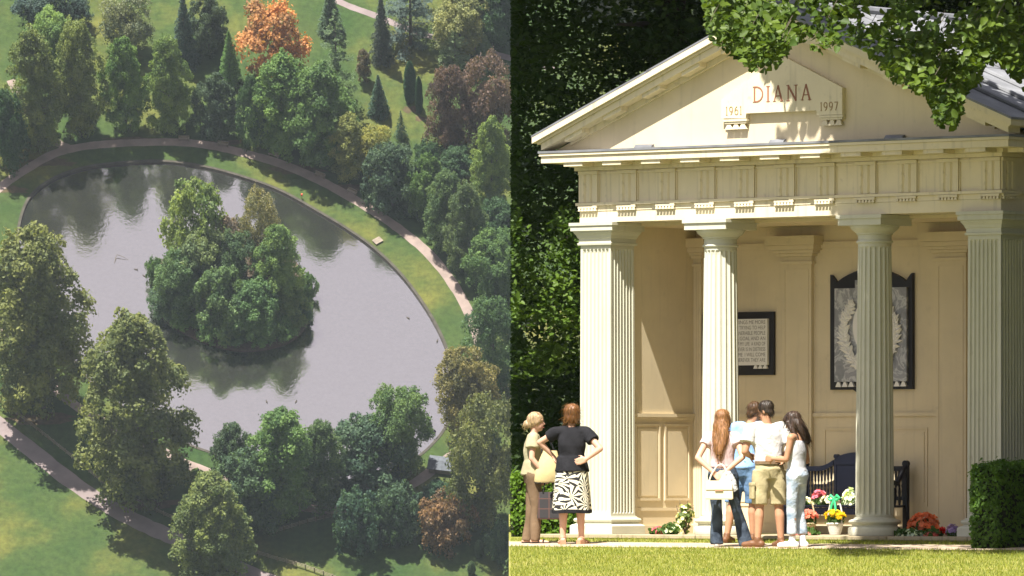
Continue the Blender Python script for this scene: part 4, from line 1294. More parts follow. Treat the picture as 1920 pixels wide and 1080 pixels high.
pan = [(BC-pw, zs1+.112)] + [(BC+pw, zs1+.112)] + [(BC+pw, zp-.10), (BC+pw-.02, zp-.06)]
for k in range(11):
    u = 1 - 2*k/10
    pan.append((BC + u*(pw-.04), zp - .055*abs(u)**1.6))
pan += [(BC-pw+.02, zp-.06), (BC-pw, zp-.10)]
pn = MB().prism(pan, -.028, .028).build('back_panel', N_, bench)
MB().box(BC-pw+.03, BC+pw-.03, -.036, -.029, zp-.155, zp-.14).box(BC-pw+.03, BC+pw-.03, -.036, -.029, zs1+.14, zs1+.155).box(BC-pw+.03, BC-pw+.042, -.036, -.029, zs1+.157, zp-.157).box(BC+pw-.042, BC+pw-.03, -.036, -.029, zs1+.157, zp-.157).build('panel_bead', N_, pn)
for s_ in (-1, 1): MB().tube([(BC+s_*(pw-.025), -.035, zp-.05), (BC+s_*(pw-.025), .035, zp-.05)], .028, 10).build('scroll', N_, pn)

# ---------------------------------------------------------------- flowers and baskets
def blooms(name, C0, rad, n, size, colr, parent, seed, up=.5):
    g = np.random.default_rng(seed)
    d = g.normal(size=(n, 3)); d[:, 2] = np.abs(d[:, 2]); d /= np.linalg.norm(d, axis=1, keepdims=True)
    P = np.array(C0) + d*np.array(rad)*g.uniform(.75, 1.05, size=(n, 1))
    C = []; N = []; S = []; T = []
    for p, q in zip(P, d):           # a ring of petals round each heart
        a = g.normal(size=3); a -= q*np.dot(a, q); a /= np.linalg.norm(a); b = np.cross(q, a); t_ = g.uniform(.2, .8)
        for k in range(5):
            th = 2*PI*k/5
            e = a*math.cos(th)+b*math.sin(th)
            C.append(p + e*size*.55); N.append(q*.8 - e*.5 + g.normal(size=3)*.15); S.append(size*.62); T.append(t_+g.normal()*.12)
        C.append(p + q*size*.2); N.append(q); S.append(size*.4); T.append(t_)
    o = link(name, leaf_mesh(name, C, N, S, T, M['petal'], 'quad', .85), parent)
    o.color = (*colr, 1)
    return o
def greens(C0, rad, n, size, parent, seed, colr=(.06, .11, .03)):
    g = np.random.default_rng(seed)
    d = g.normal(size=(n, 3)); d /= np.linalg.norm(d, axis=1, keepdims=True)
    P = np.array(C0) + d*np.array(rad)*g.uniform(.4, 1, size=(n, 1))
    o = link('leaves', leaf_mesh('leaves', P, d + g.normal(size=(n, 3))*.5, size*g.uniform(.6, 1.2, size=n), g.uniform(.2, .8, size=n), M['leaf']), parent)
    o.color = (*colr, 1)
    return o
def at_floor(name, px, d, label, cat, z=0.0, group=None):
    o = empty(name, W(tpx(px, d), d, z), (0, 0, -PSI)); tag(o, label, cat, group); return o
def basket(px, d, colr, label, seed, wk, bow=None):
    o = at_floor('flower_basket', px, d, label, 'flower basket')
    MB().lathe([(.07, 0), (.085, .05), (.105, .13), (.115, .135), (.11, .15), (.09, .145)], 14).build('basket', wk, o, True)
    MB().tube([(-.1, 0, .13), (-.105, 0, .28), (-.07, 0, .40), (0, 0, .45), (.07, 0, .40), (.105, 0, .28), (.1, 0, .13)], .010, 6).build('handle', wk, o, True)
    greens((0, 0, .18), (.12, .12, .09), 140, .035, o, seed)
    blooms('blossoms', (0, 0, .22), (.145, .13, .09), 46, .032, colr, o, seed+1)
    if bow:
        bm_ = mat('green_ribbon', bow, .5)
        mb = MB()
        for s_ in (-1, 1):
            mb.tube([(0, -.02, .45), (s_*.05, -.03, .49), (s_*.085, -.03, .46), (s_*.05, -.03, .43), (0, -.02, .45)], [.014, .02, .018, .02, .012], 6)
            mb.tube([(0, -.02, .45), (s_*.03, -.04, .36), (s_*.04, -.04, .28)], [.012, .016, .012], 6)
        mb.build('ribbon_bow', bm_, o, True)
basket(1514, .95, (.75, .22, .2), 'white handled basket of pink flowers on the step by the bench', 201, M['wicker'])
basket(1566, .95, (.8, .5, .02), 'basket of yellow flowers with a green ribbon bow', 205, M['whitewicker'], (.05, .5, .2))
def bunch(px, d, z, label, parts, seed, gr=.05, cat='flowers', group=None, name='bouquet'):
    o = at_floor(name, px, d, label, cat, z, group)
    for i, (c, rad, n_, size, colr) in enumerate(parts):
        blooms('blossoms', c, rad, n_, size, colr, o, seed+i)
    if gr: greens((0, 0, gr*.7), (parts[0][1][0]*1.1, parts[0][1][1]*1.1, gr), 90, .04, o, seed+9)
    return o
bunch(1542, DBK-.3, zs1, 'pink and white bouquet lying on the bench seat', [((-.05, 0, .07), (.10, .1, .12), 34, .03, (.75, .22, .4)), ((.09, 0, .04), (.12, .1, .08), 30, .03, (.75, .68, .68))], 211)
bunch(1509, DBK-.3, zs1, 'bouquet in white paper at the end of the bench seat', [((0, 0, .03), (.2, .1, .07), 40, .034, (.8, .78, .7))], 215)
bunch(1592, DBK-.35, zs1, 'tall white floral tribute on the bench beside the column', [((0, 0, .02), (.09, .09, .2), 60, .032, (.8, .8, .8))], 219)
bunch(1512, .3, 0, 'strip of pink blooms lying on the step under the handled basket', [((0, 0, .0), (.18, .08, .06), 40, .028, (.75, .25, .3))], 223)
bunch(1732, .55, 0, 'big dome of coral pink geraniums against the wall', [((0, 0, .06), (.215, .2, .22), 120, .042, (.80, .23, .13))], 227, .12)
bunch(1706, .12, 0, 'long white floral tribute on the edge of the step', [((0, 0, .0), (.21, .08, .075), 70, .026, (.72, .74, .76))], 231)
bunch(1682, .3, 0, 'little purple flowers between the column base and the white tribute', [((0, 0, .02), (.06, .06, .07), 14, .028, (.22, .10, .25))], 235)
bunch(1752, .12, 0, 'pink and red posy beside the dome of geraniums', [((-.03, 0, .0), (.12, .09, .07), 36, .028, (.8, .2, .22)), ((.12, 0, .03), (.05, .05, .07), 10, .034, (.55, .02, .02))], 239)
bunch(1786, .12, 0, 'single large mauve flower at the foot of the corner pier', [((0, 0, .05), (.07, .06, .09), 20, .042, (.42, .28, .68))], 243)
bunch(1236, .2, 0, 'pink posy on the step by the wall panelling', [((0, 0, .0), (.13, .1, .10), 34, .03, (.75, .16, .25))], 247)
bunch(1258, .2, 0, 'white posy with green leaves on the step beside the pink posy', [((.02, 0, .02), (.15, .1, .10), 34, .032, (.8, .78, .66))], 251, .09)
o = at_floor('rose_bush', 1285, .35, 'white flowering rose plant leaning up the panelled wall', 'plant')
g = np.random.default_rng(5)
for k in range(7):
    th = k*.9; MB().tube([(0, 0, 0), (.06*math.cos(th), .05*math.sin(th), .15), (.13*math.cos(th), .08*math.sin(th), .34+.03*k % .1)], [.008, .006, .003], 5).build('stem', M['bark'], o)
greens((0, 0, .2), (.12, .10, .2), 90, .034, o, 254, (.12, .16, .05))
blooms('blossoms', (0, 0, .16), (.13, .10, .24), 30, .030, (.8, .76, .58), o, 256)

# ---------------------------------------------------------------- hedges
def hedge(name, corners, z0, z1, n, size, colr, label, seed, bulge=.05, dirt=None):
    # corners: four world points round the plan, walked counter-clockwise
    root = empty(name, Vector((*((corners[0]+corners[2])/2)[:2], z0))); tag(root, label, 'hedge')
    g = np.random.default_rng(seed)
    P = [np.array([c.x-root.location.x, c.y-root.location.y]) for c in corners]
    Cs = []; Ns = []
    per = [np.linalg.norm(P[(i+1) % 4]-P[i]) for i in range(4)]
    H_ = z1-z0
    area_top = per[0]*per[1]; areas = [L_*H_ for L_ in per] + [area_top]
    tot = sum(areas)
    for i in range(4):
        k = int(n*areas[i]/tot); u = g.uniform(size=k); v_ = g.uniform(size=k)
        e = P[(i+1) % 4]-P[i]; nn = np.array([e[1], -e[0]])/np.linalg.norm(e)
        b = bulge*np.sin(u*9+i)*np.sin(v_*7+i*2)*.5 + g.normal(size=k)*size*.7 - bulge*(np.abs(v_-.5)*2)**6 - bulge*1.2*(np.abs(u-.5)*2)**10
        xy = P[i] + e*u[:, None] + nn*b[:, None]
        Cs.append(np.column_stack([xy, v_*H_])); Ns.append(np.column_stack([np.repeat(nn[None], k, 0), .35+0*u]))
    k = int(n*area_top/tot*1.2); u = g.uniform(size=k); v_ = g.uniform(size=k)
    xy = P[0] + (P[1]-P[0])*u[:, None] + (P[3]-P[0])*v_[:, None]
    Cs.append(np.column_stack([xy, H_ + g.normal(size=k)*size*.7 - bulge*(np.abs(u-.5)*2)**6 - bulge*(np.abs(v_-.5)*2)**6])); Ns.append(np.tile([0, 0, 1.0], (k, 1)))
    C = np.concatenate(Cs); N = np.concatenate(Ns)
    sh_ = g.uniform(size=len(C)) < .035
    C[sh_] += N[sh_]*g.uniform(.02, .07, size=(sh_.sum(), 1))
    N = N + g.normal(size=N.shape)*.55
    wx = C[:, 0] + root.location.x; wy = C[:, 1] + root.location.y
    ok = wx - size*1.2 > -0.00046*wy
    C, N = C[ok], N[ok]
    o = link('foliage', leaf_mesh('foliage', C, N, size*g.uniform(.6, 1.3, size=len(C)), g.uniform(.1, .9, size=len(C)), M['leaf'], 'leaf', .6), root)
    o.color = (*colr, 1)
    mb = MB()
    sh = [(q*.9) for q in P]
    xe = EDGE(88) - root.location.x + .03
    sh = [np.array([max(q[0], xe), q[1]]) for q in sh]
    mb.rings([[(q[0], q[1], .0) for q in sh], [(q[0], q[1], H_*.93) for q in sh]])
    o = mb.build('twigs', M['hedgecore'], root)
    return root
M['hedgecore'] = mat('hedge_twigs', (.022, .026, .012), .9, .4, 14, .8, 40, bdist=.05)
g0 = ground_at(1850, 1029)
def rel(t_, d_): return Vector((g0.x + t_*CP + d_*SP, g0.y - t_*SP + d_*CP, 0))
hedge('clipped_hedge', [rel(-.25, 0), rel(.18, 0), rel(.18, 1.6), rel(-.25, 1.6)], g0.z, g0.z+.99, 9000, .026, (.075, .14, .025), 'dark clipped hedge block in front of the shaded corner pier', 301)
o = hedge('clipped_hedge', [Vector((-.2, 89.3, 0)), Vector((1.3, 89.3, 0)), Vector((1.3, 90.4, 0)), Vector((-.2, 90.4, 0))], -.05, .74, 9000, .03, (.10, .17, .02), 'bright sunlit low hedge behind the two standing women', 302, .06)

# ---------------------------------------------------------------- dark trees behind the temple
def clumps_mesh(name, boughs, size, seed, m, per=60, rad=(.45, .45, .14), aspect=.62, clip=True, root=(0, 0, 0), tint=.5):
    g = np.random.default_rng(seed)
    C = []; N = []; T = []
    for (x, y, z) in boughs:
        d = g.normal(size=(per, 3))*np.array(rad)*.6
        r_ = np.hypot(d[:, 0], d[:, 1]); d[:, 2] -= r_*.55
        C.append(np.array([x, y, z]) + d)
        N.append(g.normal(size=(per, 3))*.5 + np.array([0, -.3, .8]))
        T.append(np.clip(tint + g.normal()*.28 + g.normal(size=per)*.2, 0, 1))
    C = np.concatenate(C); N = np.concatenate(N); T = np.concatenate(T)
    S = size*g.uniform(.6, 1.25, size=len(C))
    if clip:
        up = 7.75
        ok = (C[:, 0] - S*1.1 > -0.00046*C[:, 1]) | (C[:, 2] - S > up)
        near = (~ok) & (C[:, 0] > -0.00046*C[:, 1] - .22)
        C[near, 0] = -0.00046*C[near, 1] + S[near]*1.12 + np.abs(g.normal(size=near.sum()))*.05
        ok |= near
        C, N, T, S = C[ok], N[ok], T[ok], S[ok]
    return leaf_mesh(name, C - np.array(root), N, S, T, m, 'leaf', aspect)

M['darkbark'] = mat('dark_bark', (.03, .026, .02), .95, .3, 2, .5, 12)
def back_tree(x, y, label, colr, seed, xr):
    root = empty('beech_tree', (x, y, -.05)); tag(root, label, 'tree', 'dark trees behind the temple')
    g = np.random.default_rng(seed)
    mb = MB().tube([(0, 0, -.2), (.05, 0, 2), (-.05, .1, 6), (0, 0, 11)], [.42, .34, .26, .1], 10)
    mb.build('trunk', M['darkbark'], root, True)
    bl = []
    for k in range(int(230*(xr[1]-xr[0])/2)):
        z = g.uniform(.1, 8.2)
        bl.append((g.uniform(*xr), y + g.uniform(-3.2, 3.4), z))
    cn = [(g.uniform(xr[0]-3.2 if xr[0] < .5 else xr[0], xr[1]), y + g.uniform(-6.5, 1.5), g.uniform(8.9, 13)) for k in range(int(42*(xr[1]-xr[0]+3)))]
    rt = (x, y, -.05)
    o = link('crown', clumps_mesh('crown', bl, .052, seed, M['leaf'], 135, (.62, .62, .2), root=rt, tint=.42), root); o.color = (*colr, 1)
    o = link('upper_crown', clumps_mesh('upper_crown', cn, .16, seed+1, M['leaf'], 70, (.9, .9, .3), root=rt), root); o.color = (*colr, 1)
    # boughs that carry the sprays
    for k in range(8):
        th = g.uniform(0, 2*PI); z = 1.2 + k*.9
        ex = max(max(xr[0], 0)+.25 - x, min(xr[1]-x, 2*math.cos(th)))
        o = MB().tube([(0, 0, z), (ex*.5, 1.0*math.sin(th)-.6, z+.5), (ex, 2*math.sin(th)-1.2, z+.4)], [.08, .05, .015], 6).build('bough', M['darkbark'], root)
    return root
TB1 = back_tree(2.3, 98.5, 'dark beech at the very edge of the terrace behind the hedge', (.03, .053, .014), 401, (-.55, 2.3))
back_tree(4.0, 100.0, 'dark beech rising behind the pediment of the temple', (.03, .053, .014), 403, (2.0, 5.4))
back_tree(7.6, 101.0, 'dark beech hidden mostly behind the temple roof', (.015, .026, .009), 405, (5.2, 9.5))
# low branch beside the temple; its sunlight is partly put into brighter leaf colour
g = np.random.default_rng(9)
bl = [(g.uniform(-.2, 1.05), 94.4 + g.uniform(-.7, .5), g.uniform(2.9, 4.35)) for k in range(24)] + [(g.uniform(-.2, 1.0), 94.8 + g.uniform(-.5, .5), g.uniform(2.0, 2.8)) for k in range(5)]
o = link('low_branch', clumps_mesh('low_branch', bl, .045, 77, M['nearleaf'], 85, (.3, .35, .14), root=(2.3, 98.5, -.05), tint=.6), TB1); o.color = (.06, .10, .018, 1)
MB().tube([(0, 0, 3.6), (-1.4, -2.2, 4.1), (-1.6, -4.2, 4.0)], [.08, .05, .015], 6).build('bough', M['bark'], TB1)

# ---------------------------------------------------------------- the tree leaning over from the right, with its hanging bough
TX, TY = 9.2, 79.0
root = empty('lime_tree', (TX, TY, zg(TX, TY))); tag(root, 'sunlit tree bough hanging over the top of the temple roof', 'tree')
rt = tuple(root.location)
MB().tube([(0, 0, -.2), (.1, 0, 2), (-.1, .1, 5), (-.6, .2, 9), (-1, .4, 13)], [.48, .38, .33, .25, .1], 12).build('trunk', M['bark'], root, True)
env = [(1318, -20), (1325, 45), (1345, 92), (1385, 100), (1400, 125), (1430, 132), (1462, 118), (1480, 85), (1500, 70), (1535, 92), (1560, 88), (1600, 78), (1625, 95), (1650, 118), (1675, 150), (1700, 160), (1740, 172), (1758, 225), (1776, 240), (1800, 222), (1812, 175), (1835, 150), (1850, 110), (1870, 112), (1895, 130), (1925, 165), (2000, 160), (2300, 100)]
ex_, ey_ = [e[0] for e in env], [e[1] for e in env]
g = np.random.default_rng(12)
C = []; N = []; T = []
n_b = 0
twigs = MB()
while n_b < 560:
    px = g.uniform(1322, 2050); lim = np.interp(px, ex_, ey_)
    y = g.uniform(76.5, 81)
    py = lim - abs(g.normal())*75 - 14
    if py < -140: continue
    if 1480 < px < 1680 and g.uniform() < .74: continue
    n_b += 1
    c = np.array([(px-960)/F*y, y, CZ + (HOR-py)/F*y])
    per = int(g.integers(14, 24))
    d = g.normal(size=(per, 3))*np.array([.09, .14, .07]); d[:, 2] -= .25*np.hypot(d[:, 0], d[:, 1])
    P = c + d
    qx = 960 + F*P[:, 0]/P[:, 1]; qy = HOR - F*(P[:, 2]-CZ)/P[:, 1]
    ok = qy < np.interp(qx, ex_, ey_) + 8
    P = P[ok]
    if not len(P): continue
    C.append(P); N.append(g.normal(size=(len(P), 3))*.55 + np.array([-.1, -.45, .6])); T.append(np.clip(.5 + g.normal()*.38 + g.normal(size=len(P))*.3, 0, 1))
    if n_b % 3 == 0: twigs.tube([tuple(c - np.array(rt)), tuple(c - np.array(rt) + np.array([.03, .03, .08])), tuple(c - np.array(rt) + np.array([.10, .05, .2]))], [.003, .004, .006], 4)
C = np.concatenate(C); N = np.concatenate(N); T = np.concatenate(T)
o = link('hanging_bough', leaf_mesh('hanging_bough', C - np.array(rt), N, .047*g.uniform(.6, 1.4, size=len(C)), T, M['nearleaf'], 'leaf', .74, .25), root); o.color = (.066, .10, .017, 1)
tag(twigs.build('twigs', M['bark'], root), kind='stuff')
MB().tube([(-.3, .1, 8), (-2.5, .2, 8.2), (-5, .2, 7.6), (-6.6, .2, 7.1)], [.16, .11, .06, .02], 8).build('limb', M['bark'], root, True)
MB().tube([(-.2, .1, 6), (-1.6, .4, 7.4), (-3.4, .6, 7.6)], [.14, .09, .03], 8).build('limb', M['bark'], root, True)
# unseen leafy sprays, added above the bough to shade it
Cu = []
for k in range(210):
    px = g.uniform(1600, 2020); lim = np.interp(px, ex_, ey_); y = g.uniform(76.5, 81); py = g.uniform(0, max(40, lim))
    c = np.array([(px-960)/F*y, y, CZ + (HOR-py)/F*y]) + np.array(SUN)*g.uniform(1.5, 4.2)
    P = c + g.normal(size=(18, 3))*np.array([.13, .16, .09])
    P = P[HOR - F*(P[:, 2]-CZ)/P[:, 1] < -25]
    if len(P): Cu.append(P)
Cu = np.concatenate(Cu)
o = link('shade_sprays', leaf_mesh('shade_sprays', Cu - np.array(rt), g.normal(size=(len(Cu), 3))*.6 + np.array([-.2, -.4, .8]), .06*g.uniform(.7, 1.3, size=len(Cu)), np.clip(.5 + g.normal(size=len(Cu))*.3, 0, 1), M['nearleaf'], 'leaf', .74, .25), root); o.color = (.066, .10, .017, 1)
# the crown overhead, which shades the right half of the front
C = []; T = []; N = []
for k in range(1350):
    t_ = g.uniform(4.35, 9.0)
    zq = g.uniform(-1.6, 6.3) if k < 950 else g.uniform(4.9, 6.5)
    # the ragged left limit of the shade on the front
    lim = np.interp(zq, [-2, 0, 2, 4, 4.6, 5.0, 5.35, 5.7, 6.3], [4.6, 4.25, 4.25, 4.05, 4.05, 4.05, 4.15, 3.35, 2.6])
    t_ = lim + .34 + (g.uniform(0, 1)**1.1*(9.2-lim) if k < 950 else g.uniform(0, 1.6))
    zP = g.uniform(7.0, 10.5) if zq < 6 else g.uniform(7.2, 10)
    tau = (zP-zq)/SZ
    q = W(t_, 0, zq) + SUN*tau
    qy = HOR - F*(q.z-CZ)/q.y
    per = 26
    P = np.array(q) + g.normal(size=(per, 3))*np.array([.17, .22, .16])
    yy = HOR - F*(P[:, 2]-CZ)/P[:, 1]
    P = P[yy < -25]
    if not len(P): continue
    C.append(P); N.append(g.normal(size=(len(P), 3))*.6 + np.array([-.2, -.4, .8])); T.append(np.clip(.5 + g.normal(size=len(P))*.22, 0, 1))
C = np.concatenate(C); N = np.concatenate(N); T = np.concatenate(T)
o = link('crown', leaf_mesh('crown', C - np.array(rt), N, .088*g.uniform(.7, 1.3, size=len(C)), T, M['nearleaf'], 'leaf', .75, .2), root); o.color = (.085, .16, .022, 1)

# unseen lower branches, added to keep light off the temple's flank
bl = []
while len(bl) < 420:
    p_ = (g.uniform(7.2, 12.5), g.uniform(73, 84.5), g.uniform(.6, 8))
    if p_[0]/p_[1] > .0905 and front_dist(p_[0], p_[1]) > -.3: bl.append(p_)
o = link('shade_branches', clumps_mesh('shade_branches', bl, .09, 93, M['nearleaf'], 60, (.6, .6, .3), root=rt, clip=False), root); o.color = (.05, .08, .016, 1)

# an unseen yew, added to keep the temple's flank in deep shade
yw = W(9.0, 2.6); root = empty('shade_yew', (yw.x, yw.y, -.06)); tag(root, 'unseen yew added to shade the flank of the temple', 'tree')
rt = tuple(root.location)
MB().tube([(0, 0, -.2), (.1, 0, 2), (0, .1, 6.5)], [.4, .34, .1], 10).build('trunk', M['darkbark'], root, True)
bl = []
while len(bl) < 330:
    t_, d_, z_ = g.uniform(7.75, 11), g.uniform(-.3, 6), g.uniform(.2, 7.5)
    if (t_-9.2)**2/2.3 + (d_-2.6)**2/9 + max(0, z_-3)**2/22 < 1: bl.append(tuple(W(t_, d_, z_)))
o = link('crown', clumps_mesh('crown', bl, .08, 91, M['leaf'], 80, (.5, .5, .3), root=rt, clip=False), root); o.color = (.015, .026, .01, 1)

# ---------------------------------------------------------------- grass blades on the near lawn
g = np.random.default_rng(31)
k = 90000
y = 66 + 22*g.uniform(size=k)**1.0; x = g.uniform(-.02, 7.2, size=k)
qd = -((x-X0)*SP + (y-Y0)*CP)
ok = (qd > .34) & ~((qd > 1.38) & (qd < 2.72)) & (x > -0.00046*y + .02)
sel = ok; x, y, qd = x[sel], y[sel], qd[sel]; k = len(x)
z = np.maximum(-.05 - .03*np.maximum(qd, 0), -1)
h_ = g.uniform(.018, .045, size=k); an = g.uniform(0, 2*PI, size=k); w = .0045
lx, ly = g.normal(size=k)*.012, g.normal(size=k)*.012
P = np.stack([np.stack([x-w*np.cos(an), y-w*np.sin(an), z], 1), np.stack([x+w*np.cos(an), y+w*np.sin(an), z], 1), np.stack([x+lx, y+ly, z+h_], 1)], 1)
me = bpy.data.meshes.new('grass_blades')
me.vertices.add(3*k); me.vertices.foreach_set('co', P.reshape(-1))
me.loops.add(3*k); me.loops.foreach_set('vertex_index', np.arange(3*k))
me.polygons.add(k); me.polygons.foreach_set('loop_start', np.arange(k)*3)
me.update(calc_edges=True)
at = me.attributes.new('tint', 'FLOAT', 'FACE'); at.data.foreach_set('value', np.clip(.5 + .38*g.normal(size=k), 0, 1))
me.materials.append(M['leaf'])
o = link('grass', me); o.color = (.225, .235, .05, 1); tag(o, kind='stuff')
# ================================================================ PEOPLE
M['skin'] = mat('skin', (.55, .32, .22), .55, .08, 12, spec=.35)
M['skin_tan'] = mat('tanned_skin', (.42, .22, .13), .55, .08, 12, spec=.35)
M['eye'] = mat('dark_eye', (.02, .015, .012), .3, .1)
M['lips'] = mat('lips', (.42, .14, .12), .5, .1)
def cloth(name, c, var=.12, scale=9, b=.5):
    m, n, p = newmat(name)
    p.inputs['Roughness'].default_value = .9; p.inputs['Specular IOR Level'].default_value = .1
    z = noise_node(n, scale, 4)
    r = ramp(n, z.outputs['Fac'], [(.3, tuple(x*(1-var) for x in c)), (.7, tuple(min(.85, x*(1+var)) for x in c))])
    n.links.new(r.outputs['Color'], p.inputs['Base Color'])
    w = noise_node(n, 13, 2); w.inputs['Distortion'].default_value = 1.0
    bump(n, p, w.outputs['Fac'], b*.7, .02)
    return m
def jeans(name, dark, light):
    m, n, p = newmat(name)
    p.inputs['Roughness'].default_value = .9; p.inputs['Specular IOR Level'].default_value = .1
    z = noise_node(n, 7, 5)
    r = ramp(n, z.outputs['Fac'], [(.32, dark), (.62, light)])
    n.links.new(r.outputs['Color'], p.inputs['Base Color'])
    bump(n, p, noise_node(n, 16, 2).outputs['Fac'], .5, .03)
    return m
def hairmat(name, c):
    m, n, p = newmat(name)
    p.inputs['Roughness'].default_value = .42; p.inputs['Specular IOR Level'].default_value = .4
    t_ = n.nodes.new('ShaderNodeTexCoord'); mp = n.nodes.new('ShaderNodeMapping'); mp.inputs['Scale'].default_value = (70, 70, 6)
    z = n.nodes.new('ShaderNodeTexNoise'); z.inputs['Scale'].default_value = 1.6; z.inputs['Detail'].default_value = 3
    n.links.new(t_.outputs['Object'], mp.inputs['Vector']); n.links.new(mp.outputs['Vector'], z.inputs['Vector'])
    r = ramp(n, z.outputs['Fac'], [(.3, tuple(x*.35 for x in c)), (.7, tuple(x*1.6 for x in c))])
    n.links.new(r.outputs['Color'], p.inputs['Base Color'])
    bump(n, p, z.outputs['Fac'], .5, .01)
    return m
# black and cream palm-leaf print
m, n, p = newmat('leaf_print_cotton')
t_ = n.nodes.new('ShaderNodeTexCoord'); vo = n.nodes.new('ShaderNodeTexVoronoi'); vo.inputs['Scale'].default_value = 6.5
n.links.new(t_.outputs['Object'], vo.inputs['Vector'])
sub = n.nodes.new('ShaderNodeVectorMath'); sub.operation = 'SUBTRACT'
n.links.new(t_.outputs['Object'], sub.inputs[0]); n.links.new(vo.outputs['Position'], sub.inputs[1])
sx = n.nodes.new('ShaderNodeSeparateXYZ'); n.links.new(sub.outputs[0], sx.inputs[0])
hx = n.nodes.new('ShaderNodeMath'); hx.operation = 'ADD'; n.links.new(sx.outputs[0], hx.inputs[0]); n.links.new(sx.outputs[1], hx.inputs[1])
at_ = n.nodes.new('ShaderNodeMath'); at_.operation = 'ARCTAN2'; n.links.new(hx.outputs[0], at_.inputs[0]); n.links.new(sx.outputs[2], at_.inputs[1])
ml = n.nodes.new('ShaderNodeMath'); ml.operation = 'MULTIPLY'; ml.inputs[1].default_value = 11; n.links.new(at_.outputs[0], ml.inputs[0])
sn = n.nodes.new('ShaderNodeMath'); sn.operation = 'SINE'; n.links.new(ml.outputs[0], sn.inputs[0])
zz = noise_node(n, 14, 2)
ad = n.nodes.new('ShaderNodeMath'); ad.operation = 'MULTIPLY_ADD'; n.links.new(zz.outputs['Fac'], ad.inputs[0]); ad.inputs[1].default_value = 1.6; n.links.new(sn.outputs[0], ad.inputs[2])
r = ramp(n, ad.outputs[0], [(.74, (.012, .012, .014)), (.86, (.72, .68, .52))])
n.links.new(r.outputs['Color'], p.inputs['Base Color']); p.inputs['Roughness'].default_value = .85
M['print'] = m

def capsule(mb, a, b, ra, rb, n=12, flat=False):
    a, b = Vector(a), Vector(b); t = (b-a).normalized(); u = t.orthogonal().normalized(); w = t.cross(u)
    rs = []
    cir = lambda c, r_: [c + (u*math.cos(2*PI*i/n)+w*math.sin(2*PI*i/n))*r_ for i in range(n)]
    if flat: rs = [cir(a, ra), cir(b, rb)]
    else:
        for k in (85, 60, 30): rs.append(cir(a - t*ra*math.sin(R(k)), ra*math.cos(R(k))))
        rs += [cir(a, ra), cir(b, rb)]
        for k in (30, 60, 85): rs.append(cir(b + t*rb*math.sin(R(k)), rb*math.cos(R(k))))
    mb.rings(rs)
def loft(mb, rings, n=20):
    mb.rings([[(c[0]+rx*math.cos(2*PI*i/n), c[1]+ry*math.sin(2*PI*i/n), c[2]) for i in range(n)] for c, rx, ry in rings])

def remesh(mb, name, m, parent, vox, smooth=4, fold=0.0, seed=0, fr=(18, 18, 7)):
    me = mb.mesh('tmp')
    o = bpy.data.objects.new('tmp', me); col.objects.link(o)
    md = o.modifiers.new('r', 'REMESH'); md.mode = 'VOXEL'; md.voxel_size = vox
    if smooth:
        sm = o.modifiers.new('s', 'SMOOTH'); sm.iterations = smooth; sm.factor = .5
    dg = bpy.context.evaluated_depsgraph_get()
    me2 = bpy.data.meshes.new_from_object(o.evaluated_get(dg)); me2.name = name
    bpy.data.objects.remove(o)
    if fold:
        k = len(me2.vertices); co = np.empty(k*3); me2.vertices.foreach_get('co', co); co = co.reshape(-1, 3)
        no = np.empty(k*3); me2.vertices.foreach_get('normal', no); no = no.reshape(-1, 3)
        f_ = np.sin(co[:, 0]*fr[0]*2+seed)*np.sin(co[:, 1]*fr[1]*2+seed*2+co[:, 2]*9) + .7*np.sin(co[:, 2]*fr[2]*5+co[:, 0]*25+seed)
        co += no*(f_*fold)[:, None]
        me2.vertices.foreach_set('co', co.reshape(-1))
    me2.materials.clear(); me2.materials.append(m)
    me2.polygons.foreach_set('use_smooth', [True]*len(me2.polygons))
    me2.update()
    return link(name, me2, parent)

def hand(mb, wrist, d, pn, curl=.5, spread=.25, s=1.0, side=1):
    # wrist point, pointing direction, palm normal; thumb leaves the side of the palm
    d = Vector(d).normalized(); pn = Vector(pn); pn = (pn - d*pn.dot(d)).normalized(); w = d.cross(pn)*side
    W0 = Vector(wrist)
    for k in range(5):
        t = -.036 + .018*k
        capsule(mb, W0 + w*t*.6*s, W0 + d*.085*s + w*t*s, .015*s, .013*s, 8)
    for k, (L_, off) in enumerate(((.060, -.033), (.072, -.011), (.068, .011), (.052, .032))):
        p = W0 + d*.082*s + w*off*s
        dd = (d + w*off*spread*8).normalized()
        c1 = (dd + pn*curl*.5).normalized(); c2 = (dd + pn*curl*1.3).normalized(); c3 = (dd*.8 + pn*curl*2.0).normalized()
        p1 = p + c1*L_*.5*s; p2 = p1 + c2*L_*.32*s; p3 = p2 + c3*L_*.26*s
        capsule(mb, p, p1, .0095*s, .009*s, 8); capsule(mb, p1, p2, .009*s, .008*s, 8); capsule(mb, p2, p3, .008*s, .0065*s, 8)
    p = W0 + d*.025*s - w*.028*s
    p1 = p + (d*.5 - w*.75 + pn*.35).normalized()*.042*s; p2 = p1 + (d*.9 - w*.25 + pn*.4).normalized()*.032*s
    capsule(mb, p, p1, .0125*s, .0105*s, 8); capsule(mb, p1, p2, .0105*s, .008*s, 8)

